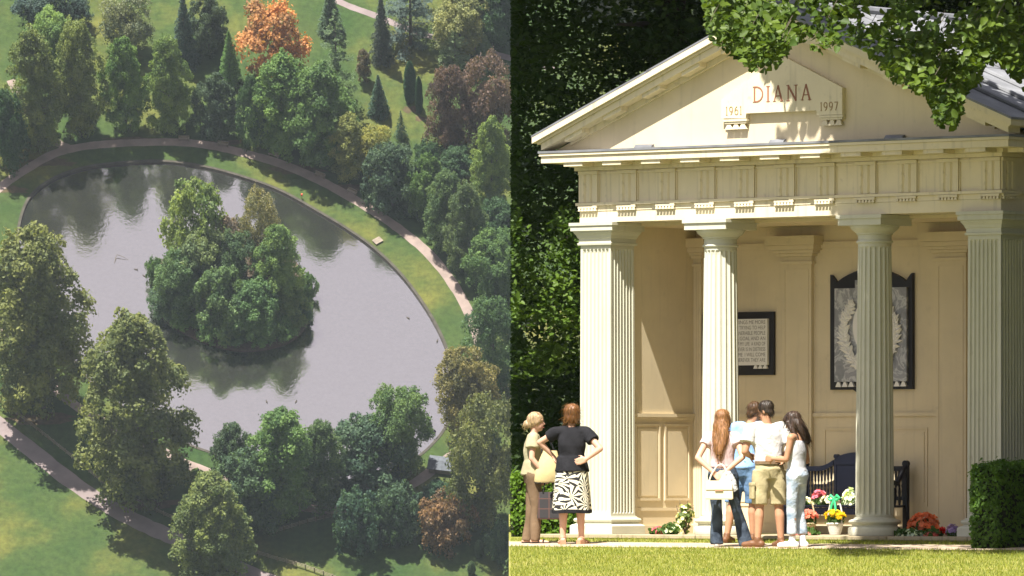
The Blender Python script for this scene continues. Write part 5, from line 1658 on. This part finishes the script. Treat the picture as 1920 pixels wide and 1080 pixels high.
def head(mb, c, yaw, pitch, s=1.0):
    # face looks along +y turned by yaw (to the left positive), pitch down positive
    M4 = Matrix.Translation(c) @ Matrix.Rotation(yaw, 4, 'Z') @ Matrix.Rotation(-pitch, 4, 'X')
    t = MB()
    t.ell((0, -.012, .03), (.076*s, .096*s, .093*s), 20, 14)
    t.ell((0, .02, -.045), (.058*s, .066*s, .075*s), 16, 12)
    t.ell((0, .052, -.088), (.026*s, .026*s, .024*s), 10, 8)
    t.rings([[(-.008, .086, .012), (.008, .086, .012), (.006, .07, .02), (-.006, .07, .02)], [(-.015, .112, -.026), (.015, .112, -.026), (.016, .075, -.032), (-.016, .075, -.032)]])
    for sx_ in (-1, 1):
        t.ell((sx_*.076*s, -.008, -.012), (.012, .02, .03), 8, 8)
        t.ell((sx_*.03, .07, .03), (.022, .014, .01), 8, 6)
    mb.add([M4 @ Vector(p) for p in t.v], t.f)
    return M4

def place(mb, M4, t):
    mb.add([M4 @ Vector(p) for p in t.v], t.f)

def person(px, py, H, rz, label, P, name='person'):
    g0_ = ground_at(px, py)
    root = empty(name, g0_, (0, 0, rz)); tag(root, label, 'person')
    P = dict(P); s = H/1.70
    fem = P.get('fem', True); fat = P.get('fat', 1.0)
    shw = .168 if fem else .195
    hipz, kneez, anz = .90, .48, .085
    lx_, ly_ = P.get('lean', (0, 0))
    sh = lambda sd: Vector((sd*shw + lx_, ly_ + P.get('shy', 0), 1.395))
    chest = Vector((lx_*.8, ly_*.85, 1.22)); waist = Vector((lx_*.4, ly_*.4, 1.05)); pel = Vector((0, 0, .92))
    neck = Vector((lx_, ly_ + .005, 1.44)); hd = Vector(P.get('head', (lx_, ly_ + .03, 1.60)))
    J = {}
    for sd, nm in ((-1, 'L'), (1, 'R')):
        J[nm+'hp'] = Vector((sd*.092, 0, .90))
        J[nm+'an'] = Vector(P.get(nm+'an', (sd*.09, -.02, anz)))
        J[nm+'kn'] = Vector(P.get(nm+'kn', tuple((J[nm+'hp']+J[nm+'an'])/2 + Vector((0, .02, 0)))))
        J[nm+'sh'] = sh(sd)
        J[nm+'el'] = Vector(P.get(nm+'el', (sd*(shw+.06), -.03, 1.12)))
        J[nm+'wr'] = Vector(P.get(nm+'wr', (sd*(shw+.07), .06, .88)))
        J[nm+'ft'] = Vector(P.get(nm+'ft', (sd*.25, 1, 0)))
    def body_torso(mb, inf=0.0, z0=None, z1=None):
        ch = .152 if fem else .172
        R_ = [(pel + Vector((0, 0, -.10)), .150*fat if fem else .145, .105*fat), (pel + Vector((0, -.012, 0)), .172*fat if fem else .158, .122*fat), (waist + Vector((0, 0, -.03)), (.142 if fem else .150)*fat, .102*fat),
              (waist + Vector((0, 0, .06)), (.132 if fem else .152)*fat, .100*fat), (chest, ch*max(1, fat*.97), (.112 if fem else .116)*fat), (chest + Vector((lx_*.1, .004, .09)), ch*1.02, .108), (Vector((lx_, ly_, 1.385)), ch*.98, .082),
              (Vector((lx_, ly_, 1.425)), .098, .062), (Vector((lx_, ly_+.004, 1.45)), .060, .055)]
        Z = [r_[0].z for r_ in R_]
        zz0 = z0 if z0 is not None else Z[0]; zz1 = z1 if z1 is not None else Z[-1]
        def at_z(z):
            cx_ = np.interp(z, Z, [r_[0].x for r_ in R_]); cy_ = np.interp(z, Z, [r_[0].y for r_ in R_])
            return (Vector((cx_, cy_, z))*s, (np.interp(z, Z, [r_[1] for r_ in R_])+inf)*s, (np.interp(z, Z, [r_[2] for r_ in R_])+inf)*s)
        zl = sorted(set([zz0] + [z for z in Z if zz0 < z < zz1] + [zz1]))
        loft(mb, [at_z(z) for z in zl])
        if fem and zz1 > 1.3:
            for sd in (-1, 1): mb.ell(tuple((chest + Vector((sd*.07, .075, .02)))*s), (.066*s+inf*.5, .06*s+inf*.5, .066*s+inf*.5), 12, 8)
    # ---- body
    mb = MB()
    body_torso(mb)
    capsule(mb, (lx_*s, ly_*s, 1.42*s), (hd - Vector((0, .02, .06)))*s, .058*s if not fem else .05*s, .052*s if not fem else .045*s)
    lt = 1.0 if fem else 1.05
    for nm, sd in (('L', -1), ('R', 1)):
        capsule(mb, J[nm+'hp']*s, J[nm+'kn']*s, .088*s*lt*fat, .056*s*lt)
        ca = J[nm+'kn'].lerp(J[nm+'an'], .32) + Vector((0, -.012, 0))
        capsule(mb, J[nm+'kn']*s, ca*s, .052*s, .056*s*lt); capsule(mb, ca*s, J[nm+'an']*s, .055*s*lt, .036*s)
        f_ = J[nm+'ft'].normalized(); a = J[nm+'an']; base = Vector((a.x, a.y, max(.03, a.z-.055)))
        heel = P.get('heel', 0)
        capsule(mb, (base - f_*.045)*s, (base + f_*.10 - Vector((0, 0, .012+heel*.6)))*s, .034*s, .032*s); capsule(mb, (base + f_*.09 - Vector((0, 0, .012+heel*.6)))*s, (base + f_*.165 - Vector((0, 0, .014+heel*.6)))*s, .034*s, .022*s)
        capsule(mb, a*s, base*s, .038*s, .036*s)
        capsule(mb, (Vector((lx_+sd*shw*.55, ly_, 1.40)))*s, J[nm+'sh']*s, .055*s, .056*s)
        capsule(mb, J[nm+'sh']*s, J[nm+'el']*s, (.050 if fem else .056)*s, (.038 if fem else .043)*s)
        m_ = J[nm+'el'].lerp(J[nm+'wr'], .3)
        capsule(mb, J[nm+'el']*s, m_*s, .038*s, (.038 if fem else .044)*s); capsule(mb, m_*s, J[nm+'wr']*s, (.038 if fem else .043)*s, .026*s)
        hdv = P.get(nm+'hd', J[nm+'wr']-J[nm+'el'])
        hand(mb, J[nm+'wr']*s, hdv, P.get(nm+'pn', (-sd, .2, 0)), P.get('curl', .55), s=s, side=sd)
    M4 = head(mb, hd*s, P.get('yaw', 0), P.get('pitch', 0), s)
    body = remesh(mb, 'body', P.get('skin', M['skin']), root, .0085, 5)
    for sx_ in (-1, 1):
        t = MB().ell((sx_*.031, .087, .014), (.012, .007, .006), 8, 6); q = MB(); place(q, M4, t); q.build('eye', M['eye'], root, True)
    t = MB().ell((0, .089, -.062), (.022, .008, .007), 8, 6); q = MB(); place(q, M4, t); q.build('mouth', M['lips'], root, True)
    # ---- clothes
    for it in P['wear']:
        k = it[0]; mm_ = it[1]; o = it[2] if len(it) > 2 else {}
        mb = MB()
        inf = o.get('inf', .014)
        if k == 'top':
            body_torso(mb, inf, o.get('z0', .93), o.get('z1', 1.44))
            if o.get('flare'):
                c0 = Vector((0, 0, o.get('z0', .93)))
                loft(mb, [(Vector((0, -.008, o['z0']))*s, (.176*fat+inf+o['flare'])*s, (.128*fat+inf+o['flare'])*s), (Vector((lx_*.3, ly_*.3, 1.08))*s, (.15*fat+inf)*s, (.11*fat+inf)*s)])
            sl_ = o.get('sleeve', .5)
            if sl_ > 0:
                for nm, sd in (('L', -1), ('R', 1)):
                    e_ = J[nm+'sh'].lerp(J[nm+'el'], sl_); sw = o.get('sw', .012)
                    capsule(mb, (Vector((lx_+sd*shw*.45, ly_, 1.40)))*s, J[nm+'sh']*s, (.058+inf*.7)*s, (.058+inf*.7)*s)
                    capsule(mb, J[nm+'sh']*s, e_*s, (.056+inf)*s, (.052+inf+sw)*s, 14, True)
            remesh(mb, o.get('name', 'shirt'), mm_, root, .011, 4, o.get('fold', .006), o.get('seed', 1), (11, 11, 4.5))
        elif k == 'trousers':
            body_torso(mb, inf, .80, o.get('z1', 1.0))
            for nm, sd in (('L', -1), ('R', 1)):
                kn, an, hp = J[nm+'kn'], J[nm+'an'], J[nm+'hp']
                L_ = o.get('len', 1.0)      # 0 at the knee, 1 at the ankle
                w_ = o.get('w', .012); ww = o.get('hem', .062)
                capsule(mb, hp*s, kn*s, (.098*fat+w_)*s, (.062+w_)*s, 16)
                if L_ > 0:
                    e_ = kn.lerp(an + Vector((0, -.005, -.05)), L_)
                    capsule(mb, kn*s, e_*s, (.062+w_)*s, (ww+w_)*s, 16, True)
            remesh(mb, o.get('name', 'trousers'), mm_, root, .011, 4, o.get('fold', .005), o.get('seed', 2), (7, 7, 3.2))
        elif k == 'shorts':
            body_torso(mb, inf, .80, 1.0)
            for nm, sd in (('L', -1), ('R', 1)):
                e_ = J[nm+'hp'].lerp(J[nm+'kn'], o.get('len', 1.0))
                capsule(mb, J[nm+'hp']*s, e_*s, .112*s, .098*s, 18, True)
            so_ = remesh(mb, 'shorts', mm_, root, .011, 3, .004, 3)
            if o.get('pocket'):
                a = J['Lhp'].lerp(J['Lkn'], .62)
                MB().bevel(-.02, .02, -.07, .07, -.085, .085, .008).build('pocket', mm_, so_, False, (a + Vector((-.108, -.03, 0)))*s)
                MB().bevel(-.024, .024, -.074, .074, -.02, .02, .006).build('pocket_flap', mm_, so_, False, (a + Vector((-.108, -.03, .09)))*s)
        elif k == 'skirt':
            n_ = 48; rs = []
            for z, rx, ry in ((1.03, .155, .115), (.98, .172, .130), (.90, .186, .142), (.75, .198, .155), (.56, .212, .168), (.40, .222, .178)):
                u = (1.03-z)/.63
                rs.append([Vector((rx*fat*math.cos(2*PI*i/n_)*(1+.05*u*math.sin(i*2*PI*9/n_)), ry*fat*math.sin(2*PI*i/n_)*(1+.05*u*math.sin(i*2*PI*9/n_+1)), z + .006*u*math.sin(i*2*PI*3/n_)))*s for i in range(n_)])
            sk = MB().rings(rs).build('skirt', mm_, root, True)
            rs2 = [[Vector((v_.x*1.012, v_.y*1.012, v_.z+dz)) for v_ in rs[-1]] for dz in (.03, -.012)]
            MB().rings(rs2).build('hem', M['blackcloth'], sk, True)
        elif k == 'belt':
            mb2 = MB(); loft(mb2, [((pel+Vector((0, -.008, .055)))*s, (.160*fat+.024)*s, (.116*fat+.024)*s), ((pel+Vector((0, -.008, .09)))*s, (.158*fat+.024)*s, (.114*fat+.024)*s)])
            mb2.build('belt', mm_, root, True)
        elif k == 'shoes':
            for nm, sd in (('L', -1), ('R', 1)):
                a = J[nm+'an']; f_ = J[nm+'ft'].normalized(); base = Vector((a.x, a.y, .04))
                mb2 = MB()
                if o.get('sandal'):
                    hl = P.get('heel', 0)
                    side = Vector((f_.y, -f_.x, 0))
                    pts = []
                    for u, w_ in ((-.075, .028), (-.03, .036), (.04, .036), (.11, .044), (.16, .040), (.195, .02)):
                        pts.append((base + f_*u, w_, max(0, hl*(1-(u+.075)/.16))))
                    top = [c + side*w_ + Vector((0, 0, -.022+h_-.0)) for c, w_, h_ in pts] + [c - side*w_ + Vector((0, 0, -.022+h_)) for c, w_, h_ in reversed(pts)]
                    bot = [Vector((v_.x, v_.y, .002)) for v_ in top]
                    mb2.rings([[v_*s for v_ in bot], [v_*s for v_ in top]])
                    for u in (.05, .11): mb2.tube([(base + f_*u + side*.045 + Vector((0, 0, -.01)))*s, (base + f_*u + Vector((0, 0, .035 if u < .1 else .016)))*s, (base + f_*u - side*.045 + Vector((0, 0, -.01)))*s], .010, 6)
                    mb2.tube([(a + side*.042 + Vector((0, 0, -.03)))*s, (a - f_*.052 + Vector((0, 0, -.02)))*s, (a - side*.042 + Vector((0, 0, -.03)))*s], .009, 6)
                    mb2.build('sandal', mm_, root, True)
                else:
                    capsule(mb2, (base - f_*.045)*s, (base + f_*.08)*s, .043*s, .044*s); capsule(mb2, (base + f_*.08 - Vector((0, 0, .004)))*s, (base + f_*.165 - Vector((0, 0, .008)))*s, .043*s, .033*s)
                    capsule(mb2, (a + Vector((0, 0, .01 + o.get('high', 0))))*s, base*s, .045*s, .044*s)
                    mb2.v = [(p_[0], p_[1], max(p_[2], .004)) for p_ in mb2.v]
                    sh_ = remesh(mb2, 'shoe', mm_, root, .009, 2)
        elif k == 'hair':
            t = MB()
            st = o['style']
            if st == 'bob':
                t.ell((0, -.022, .038), (.103, .112, .100), 20, 14); t.ell((0, -.055, -.035), (.098, .07, .075), 18, 12)
                for sx_ in (-1, 1): t.ell((sx_*.072, -.012, -.03), (.032, .055, .07), 12, 8)
            elif st == 'bun':
                t.ell((0, -.022, .040), (.086, .102, .093), 20, 14); t.ell((0, -.06, -.02), (.07, .05, .06), 14, 10); t.ell((0, -.125, -.03), (.05, .045, .05), 14, 10)
                for sx_ in (-1, 1): t.ell((sx_*.066, -.015, .012), (.02, .06, .05), 12, 8)
            elif st == 'short':
                t.ell((0, -.022, .040), (.084, .102, .092), 20, 14); t.ell((0, -.06, -.025), (.068, .045, .06), 14, 10)
                for sx_ in (-1, 1): t.ell((sx_*.070, -.02, .0), (.014, .035, .04), 10, 8)
            elif st == 'long':
                t.ell((0, -.022, .040), (.092, .108, .094), 20, 14)
                L_ = o.get('drop', .40)
                rs = []
                for u, w_, th_, y_ in ((0, .084, .075, -.045), (.2, .098, .062, -.075), (.45, .098, .05, -.105), (.7, .085, .042, -.125), (.9, .058, .032, -.132), (1, .03, .02, -.13)):
                    rs.append([(w_*math.cos(2*PI*i/18)*(1+.06*math.sin(i*5+u*7)) + o.get('sway', 0)*u, y_ + o.get('back', 0)*u + th_*math.sin(2*PI*i/18), .02 - u*L_) for i in range(18)])
                t.rings(rs)
                for sx_ in (-1, 1):
                    t.ell((sx_*.074, -.012, -.02), (.028, .06, .085), 12, 8)
                if o.get('fringe'):
                    t.ell((0, .060, .058), (.07, .035, .04), 14, 8)
                    for sx_ in (-1, 1): t.tube([(sx_*.078, .03, .03), (sx_*.088, .02, -.08), (sx_*.085, .0, -.2), (sx_*.075, .01, -.30)], [.03, .034, .03, .012], 8)
            q = MB()
            place(q, M4, t)
            ho_ = remesh(q, 'hair', mm_, root, .010, 2, .003, 4, (50, 50, 3))
            # loose strands lying over the mass
            hm = ho_.data; k = len(hm.vertices); co = np.empty(k*3); hm.vertices.foreach_get('co', co); co = co.reshape(-1, 3)
            no = np.empty(k*3); hm.vertices.foreach_get('normal', no); no = no.reshape(-1, 3)
            gg = np.random.default_rng(int(px)); Cv = []; Fv = []; Tv = []
            crown = np.array(M4 @ Vector((0, -.03, .13*s)))
            for i_ in gg.integers(0, k, size=420 if st != 'bun' else 260):
                p_ = co[i_].copy(); nn_ = no[i_]; L_ = gg.uniform(.03, .11 if st != 'long' else .17)*(.5 if st in ('short', 'bun') else 1)
                dwn = (p_ - crown)*np.array([1, 1, .6]) + np.array([0, 0, -.10 if st != 'bob' else -.03]) + gg.normal(size=3)*(.03 if st in ('long', 'short', 'bun') else .07)
                dwn -= nn_*np.dot(dwn, nn_); dwn /= np.linalg.norm(dwn)+1e-6
                sd_ = np.cross(dwn, nn_); wd = gg.uniform(.0018, .0042)
                base_ = len(Cv)
                for q_ in range(4):
                    u_ = q_/3; c_ = p_ + dwn*L_*u_ + nn_*(.002 + .010*u_*u_*gg.uniform(.2, 1.3)) + np.array([0, 0, -.012*u_*u_])
                    Cv += [tuple(c_ - sd_*wd*(1-u_*.8)), tuple(c_ + sd_*wd*(1-u_*.8))]
                for q_ in range(3): Fv.append((base_+2*q_, base_+2*q_+1, base_+2*q_+3, base_+2*q_+2)); Tv.append(0)
                t1_ = float(np.clip(.5+gg.normal()*.4, 0, 1)); Tv[-3:] = [t1_]*3
            me_ = bpy.data.meshes.new('loose_hair'); me_.from_pydata(Cv, [], Fv)
            at_h = me_.attributes.new('tint', 'FLOAT', 'FACE'); at_h.data.foreach_set('value', Tv)
            me_.materials.append(M['petal']); lo_ = link('loose_hair', me_, root); lo_['kind'] = 'stuff'
            lo_.color = tuple(o['c']) + (1,)
    return root, J, s, M4

M['blackcloth'] = cloth('black_jersey', (.018, .018, .021), .2)
M['khakitop'] = cloth('khaki_cotton', (.36, .32, .20))
M['brownslack'] = cloth('taupe_trousers', (.17, .115, .07), .1, 5)
M['pinkwhite'] = cloth('pale_pink_cotton', (.56, .43, .43), .1, 6)
M['bluepolo'] = cloth('light_blue_polo', (.24, .40, .66))
M['whiteshirt'] = cloth('white_shirt', (.56, .54, .52), .07, 6, .9)
M['khakishort'] = cloth('khaki_shorts', (.40, .34, .20))
M['whitetank'] = cloth('white_vest', (.53, .53, .57), .06)
M['darkjeans'] = jeans('dark_denim', (.022, .030, .045), (.065, .085, .115))
M['midjeans'] = jeans('blue_denim', (.06, .12, .22), (.13, .22, .36))
M['lightjeans'] = jeans('washed_denim', (.17, .24, .34), (.55, .60, .66))
M['brownhair'] = hairmat('chestnut_hair', (.17, .075, .03))
M['greyhair'] = hairmat('sandy_grey_hair', (.36, .25, .15))
M['auburn'] = hairmat('auburn_hair', (.24, .115, .05))
M['darkhair'] = hairmat('dark_hair', (.045, .026, .018))
M['manbrown'] = hairmat('short_brown_hair', (.075, .038, .02))
M['manhair'] = hairmat('short_dark_hair', (.035, .024, .018))
M['browner'] = mat('brown_leather', (.16, .075, .035), .5, .2)
M['blacklea'] = mat('black_leather', (.02, .018, .017), .4, .2)
M['tanlea'] = mat('tan_leather', (.42, .23, .14), .5, .15)
M['whiteshoe'] = mat('white_canvas', (.75, .74, .74), .7, .06)
M['creambag'] = mat('cream_leather', (.72, .64, .47), .5, .08, 6, .2, 12)
M['beigebag'] = mat('beige_canvas', (.52, .42, .21), .8, .1, 8, .4, 20)

# two women by the corner pier
W1 = person(1000, 1019, 1.60, R(-90), 'older woman in a khaki blouse and taupe trousers facing her companion', dict(
    fat=1.0, yaw=R(-8), pitch=R(2), lean=(0, .0), head=(0, .045, 1.60), Lel=(-.22, -.06, 1.12), Lwr=(-.20, .08, .90), Rel=(.225, -.02, 1.12), Rwr=(.22, .14, .92), Rhd=(0, .45, -1), Rpn=(-1, 0, 0), Lhd=(0, .3, -1),
    Ran=(.09, .03, .085), Lan=(-.09, -.08, .085),
    wear=[('trousers', M['brownslack'], dict(hem=.054, w=.012)), ('top', M['khakitop'], dict(z0=.90, flare=.012, sleeve=.5, sw=.02, name='blouse', inf=.02)), ('hair', M['greyhair'], dict(style='bun', c=(.36, .25, .15))), ('shoes', M['blacklea'], dict(sandal=True))]))
W2 = person(1072, 1021, 1.70, R(-4), 'woman seen from behind in black top and leaf print skirt, hands on hips', dict(
    fat=1.08, heel=.035, yaw=R(10), head=(0, .03, 1.605), Lel=(-.40, .05, 1.26), Lwr=(-.235, .10, 1.09), Lhd=(.5, .3, -.8), Lpn=(1, -.3, 0), Rel=(.36, -.13, 1.18), Rwr=(.185, -.14, 1.05), Rhd=(-1, -.12, -.28), Rpn=(0, 1, 0),
    Ran=(.12, 0, .11), Lan=(-.11, 0, .11), Lft=(-.2, 1, 0), Rft=(.5, 1, 0), curl=.25,
    wear=[('skirt', M['print']), ('top', M['blackcloth'], dict(z0=.90, sleeve=.55, inf=.016, name='top', flare=.01)), ('hair', M['brownhair'], dict(style='bob', c=(.17, .075, .03))), ('shoes', M['tanlea'], dict(sandal=True))]))
# the group in the middle
G1 = person(1355, 1026, 1.63, R(-8), 'girl with long auburn hair and pale top holding a white bag behind her back', dict(
    yaw=R(-10), pitch=R(4), head=(.0, .03, 1.60), Lel=(-.30, -.14, 1.12), Lwr=(-.085, -.205, .93), Lhd=(.75, -.1, -.65), Lpn=(0, .6, -.3), Rel=(.27, -.16, 1.13), Rwr=(.06, -.215, .95), Rhd=(-.75, -.1, -.6), Rpn=(0, .6, -.3),
    Lan=(-.07, -.02, .085), Ran=(.30, .02, .085), Rkn=(.16, .05, .50), Lft=(-.1, 1, 0), Rft=(.8, .6, 0), curl=.7,
    wear=[('trousers', M['darkjeans'], dict(hem=.085, w=.004, z1=1.0)), ('top', M['pinkwhite'], dict(z0=1.0, sleeve=.42, inf=.012, sw=.016)), ('hair', M['auburn'], dict(style='long', drop=.46, c=(.24, .115, .05))), ('shoes', M['whiteshoe'])]))
B1 = person(1396, 1018, 1.72, R(-22), 'man in light blue polo shirt and blue denim shorts, half hidden behind the white shirt', dict(
    fem=False, yaw=R(-35), pitch=R(18), head=(.10, .10, 1.58), lean=(.05, .05), Lel=(-.27, .0, 1.10), Lwr=(-.10, .22, 1.0), Lhd=(.7, .7, -.1), Rel=(.26, .02, 1.12), Rwr=(.12, .24, 1.02), Lan=(-.19, -.10, .085), Ran=(.10, .03, .085), Lft=(.1, 1, 0),
    skin=M['skin_tan'],
    wear=[('shorts', M['midjeans'], dict(len=1.02)), ('top', M['bluepolo'], dict(z0=.90, sleeve=.55, inf=.018, sw=.02, name='polo_shirt')), ('hair', M['manbrown'], dict(style='short', c=(.08, .042, .022))), ('shoes', M['browner'])]))
A1 = person(1443, 1026, 1.74, R(12), 'man in loose white shirt and khaki cargo shorts seen from behind', dict(
    fem=False, fat=.97, yaw=R(50), pitch=R(20), head=(-.03, .07, 1.595), lean=(-.02, .05), Lel=(-.30, .0, 1.12), Lwr=(-.17, .22, 1.06), Lhd=(.3, .9, 0), Rel=(.28, .03, 1.13), Rwr=(.17, .24, 1.06), Rhd=(-.3, .9, 0), Lan=(-.15, -.02, .085), Ran=(.13, -.03, .085), Lft=(-.9, .5, 0), Rft=(-.25, 1, 0),
    skin=M['skin_tan'],
    wear=[('shorts', M['khakishort'], dict(len=.98, pocket=True)), ('belt', M['brownslack']), ('top', M['whiteshirt'], dict(z0=.97, sleeve=.62, inf=.02, sw=.026, fold=.007)), ('hair', M['manhair'], dict(style='short', c=(.035, .024, .018))), ('shoes', M['browner'])]))
G2 = person(1494, 1027, 1.60, R(62), 'girl with dark fringe in white vest and washed jeans looking down', dict(
    yaw=R(8), pitch=R(24), head=(0, .06, 1.59), Lel=(-.20, .05, 1.12), Lwr=(-.12, .28, 1.13), Lhd=(.2, 1, 0), Rel=(.215, -.04, 1.10), Rwr=(.14, .22, 1.12), Rhd=(-.2, 1, .05), Lan=(-.07, .03, .085), Ran=(.09, -.04, .085),
    skin=M['skin_tan'],
    wear=[('trousers', M['lightjeans'], dict(len=.70, hem=.066, w=.002, z1=1.0)), ('top', M['whitetank'], dict(z0=.96, z1=1.36, sleeve=0, inf=.008, name='vest', fold=.002)), ('hair', M['darkhair'], dict(style='long', drop=.34, fringe=True, back=.05, c=(.045, .026, .018))), ('shoes', M['whiteshoe'], dict(high=.05))]))

# glasses of the man in the white shirt are too small to tell; bags
def at_person(Pn, local, name, label, cat, rz=None):
    root, J, s, _ = Pn
    a = root.rotation_euler[2]; v_ = Vector(local)*s
    p_ = root.location + Vector((v_.x*math.cos(a)-v_.y*math.sin(a), v_.x*math.sin(a)+v_.y*math.cos(a), v_.z))
    o = empty(name, p_, (0, 0, a if rz is None else rz)); tag(o, label, cat); return o
b = at_person(G1, (-.01, -.275, .60), 'handbag', 'white structured handbag hanging from the hands of the long haired girl', 'handbag')
mb = MB(); mb.rings([[(-.165+e, -.05+e*.4, z), (.165-e, -.05+e*.4, z), (.165-e, .05-e*.4, z), (-.165+e, .05-e*.4, z)] for z, e in ((0, .012), (.015, 0), (.17, .006), (.22, .022), (.225, .04))])
mb.build('bag_body', M['creambag'], b)
MB().bevel(-.16, .16, -.058, -.0485, .115, .215, .003).build('flap', M['creambag'], b)
MB().bevel(-.05, .05, -.066, -.0582, .10, .122, .003).build('clasp', M['tanlea'], b)
MB().tube([(-.13, 0, .21), (-.10, .02, .30), (-.04, .05, .40), (.01, .07, .425), (.05, .05, .40), (.10, .02, .30), (.13, 0, .21)], .009, 8).build('handle', M['creambag'], b, True)
m, n, p = newmat('clear_plastic'); p.inputs['Base Color'].default_value = (.9, .92, .95, 1); p.inputs['Roughness'].default_value = .12; p.inputs['Alpha'].default_value = .42; p.inputs['Specular IOR Level'].default_value = .8
bump(n, p, noise_node(n, 22, 3).outputs['Fac'], 1.0, .05); M['plastic'] = m
b = at_person(G1, (.09, -.235, .70), 'plastic_bag', 'crumpled clear plastic bag hanging above the white handbag', 'bag')
rs = []
for z, rx, ry in ((0, .09, .035), (.03, .115, .05), (.12, .10, .045), (.2, .06, .03), (.245, .025, .02)):
    rs.append([(rx*math.cos(2*PI*i/22)*(1+.1*math.sin(i*2.9+z*40)), ry*math.sin(2*PI*i/22)*(1+.2*math.sin(i*1.7+z*30)), z+.008*math.sin(i*2.2)) for i in range(22)])
MB().rings(rs).build('bag_body', M['plastic'], b, True)
b = at_person(W1, (.20, .22, .80), 'shoulder_bag', 'soft beige canvas bag with black trim hanging between the two women', 'bag')
rs = []
for z, rx, ry in ((0, .06, .155), (.03, .075, .17), (.15, .08, .165), (.27, .06, .13), (.36, .03, .10), (.40, .015, .085)):
    rs.append([(rx*math.cos(2*PI*i/24)*(1+.08*math.sin(i*2.1+z*20)), ry*math.sin(2*PI*i/24) - .08*(.4-z), z) for i in range(24)])
MB().rings(rs).build('bag_body', M['beigebag'], b, True)
MB().rings([[(x_*1.03, y_*1.03, z_+dz) for x_, y_, z_ in rs[0]] for dz in (-.004, .028)]).build('base_trim', M['blackcloth'], b, True)
MB().tube([(0, -.10, .37), (.01, -.10, .50), (.0, -.07, .58), (-.01, .0, .52), (0, .06, .38)], .010, 6).build('strap', M['blackcloth'], b, True)
# tartan shopping bag in her hand
m, n, p = newmat('tartan'); t_ = n.nodes.new('ShaderNodeTexCoord')
outs = []
for ax in (1, 2):
    sp_ = n.nodes.new('ShaderNodeSeparateXYZ'); n.links.new(t_.outputs['Object'], sp_.inputs[0])
    q_ = n.nodes.new('ShaderNodeMath'); q_.operation = 'MULTIPLY'; q_.inputs[1].default_value = 8; n.links.new(sp_.outputs[ax], q_.inputs[0])
    fr_ = n.nodes.new('ShaderNodeMath'); fr_.operation = 'FRACT'; n.links.new(q_.outputs[0], fr_.inputs[0])
    lt_ = n.nodes.new('ShaderNodeMath'); lt_.operation = 'LESS_THAN'; lt_.inputs[1].default_value = .09; n.links.new(fr_.outputs[0], lt_.inputs[0]); outs.append(lt_)
mxm = n.nodes.new('ShaderNodeMath'); mxm.operation = 'MAXIMUM'; n.links.new(outs[0].outputs[0], mxm.inputs[0]); n.links.new(outs[1].outputs[0], mxm.inputs[1])
n.links.new(mixc(n, (.02, .018, .02), (.09, .04, .03), mxm.outputs[0]), p.inputs['Base Color']); p.inputs['Roughness'].default_value = .8
M['tartan'] = m
b = at_person(W1, (.21, .20, .32), 'tartan_bag', 'dark tartan shopping bag held low by the older woman', 'bag')
mb = MB(); mb.rings([[(-e_, -w_, z), (e_, -w_, z), (e_, w_, z), (-e_, w_, z)] for z, w_, e_ in ((0, .13, .05), (.02, .14, .055), (.26, .125, .03), (.34, .115, .012))])
mb.build('bag_body', M['tartan'], b)
for sx_ in (-.02, .02): MB().tube([(sx_, -.07, .33), (sx_, -.05, .44), (sx_*.4, .01, .52), (sx_, .05, .44), (sx_, .07, .33)], .008, 6).build('handle', M['blacklea'], b, True)
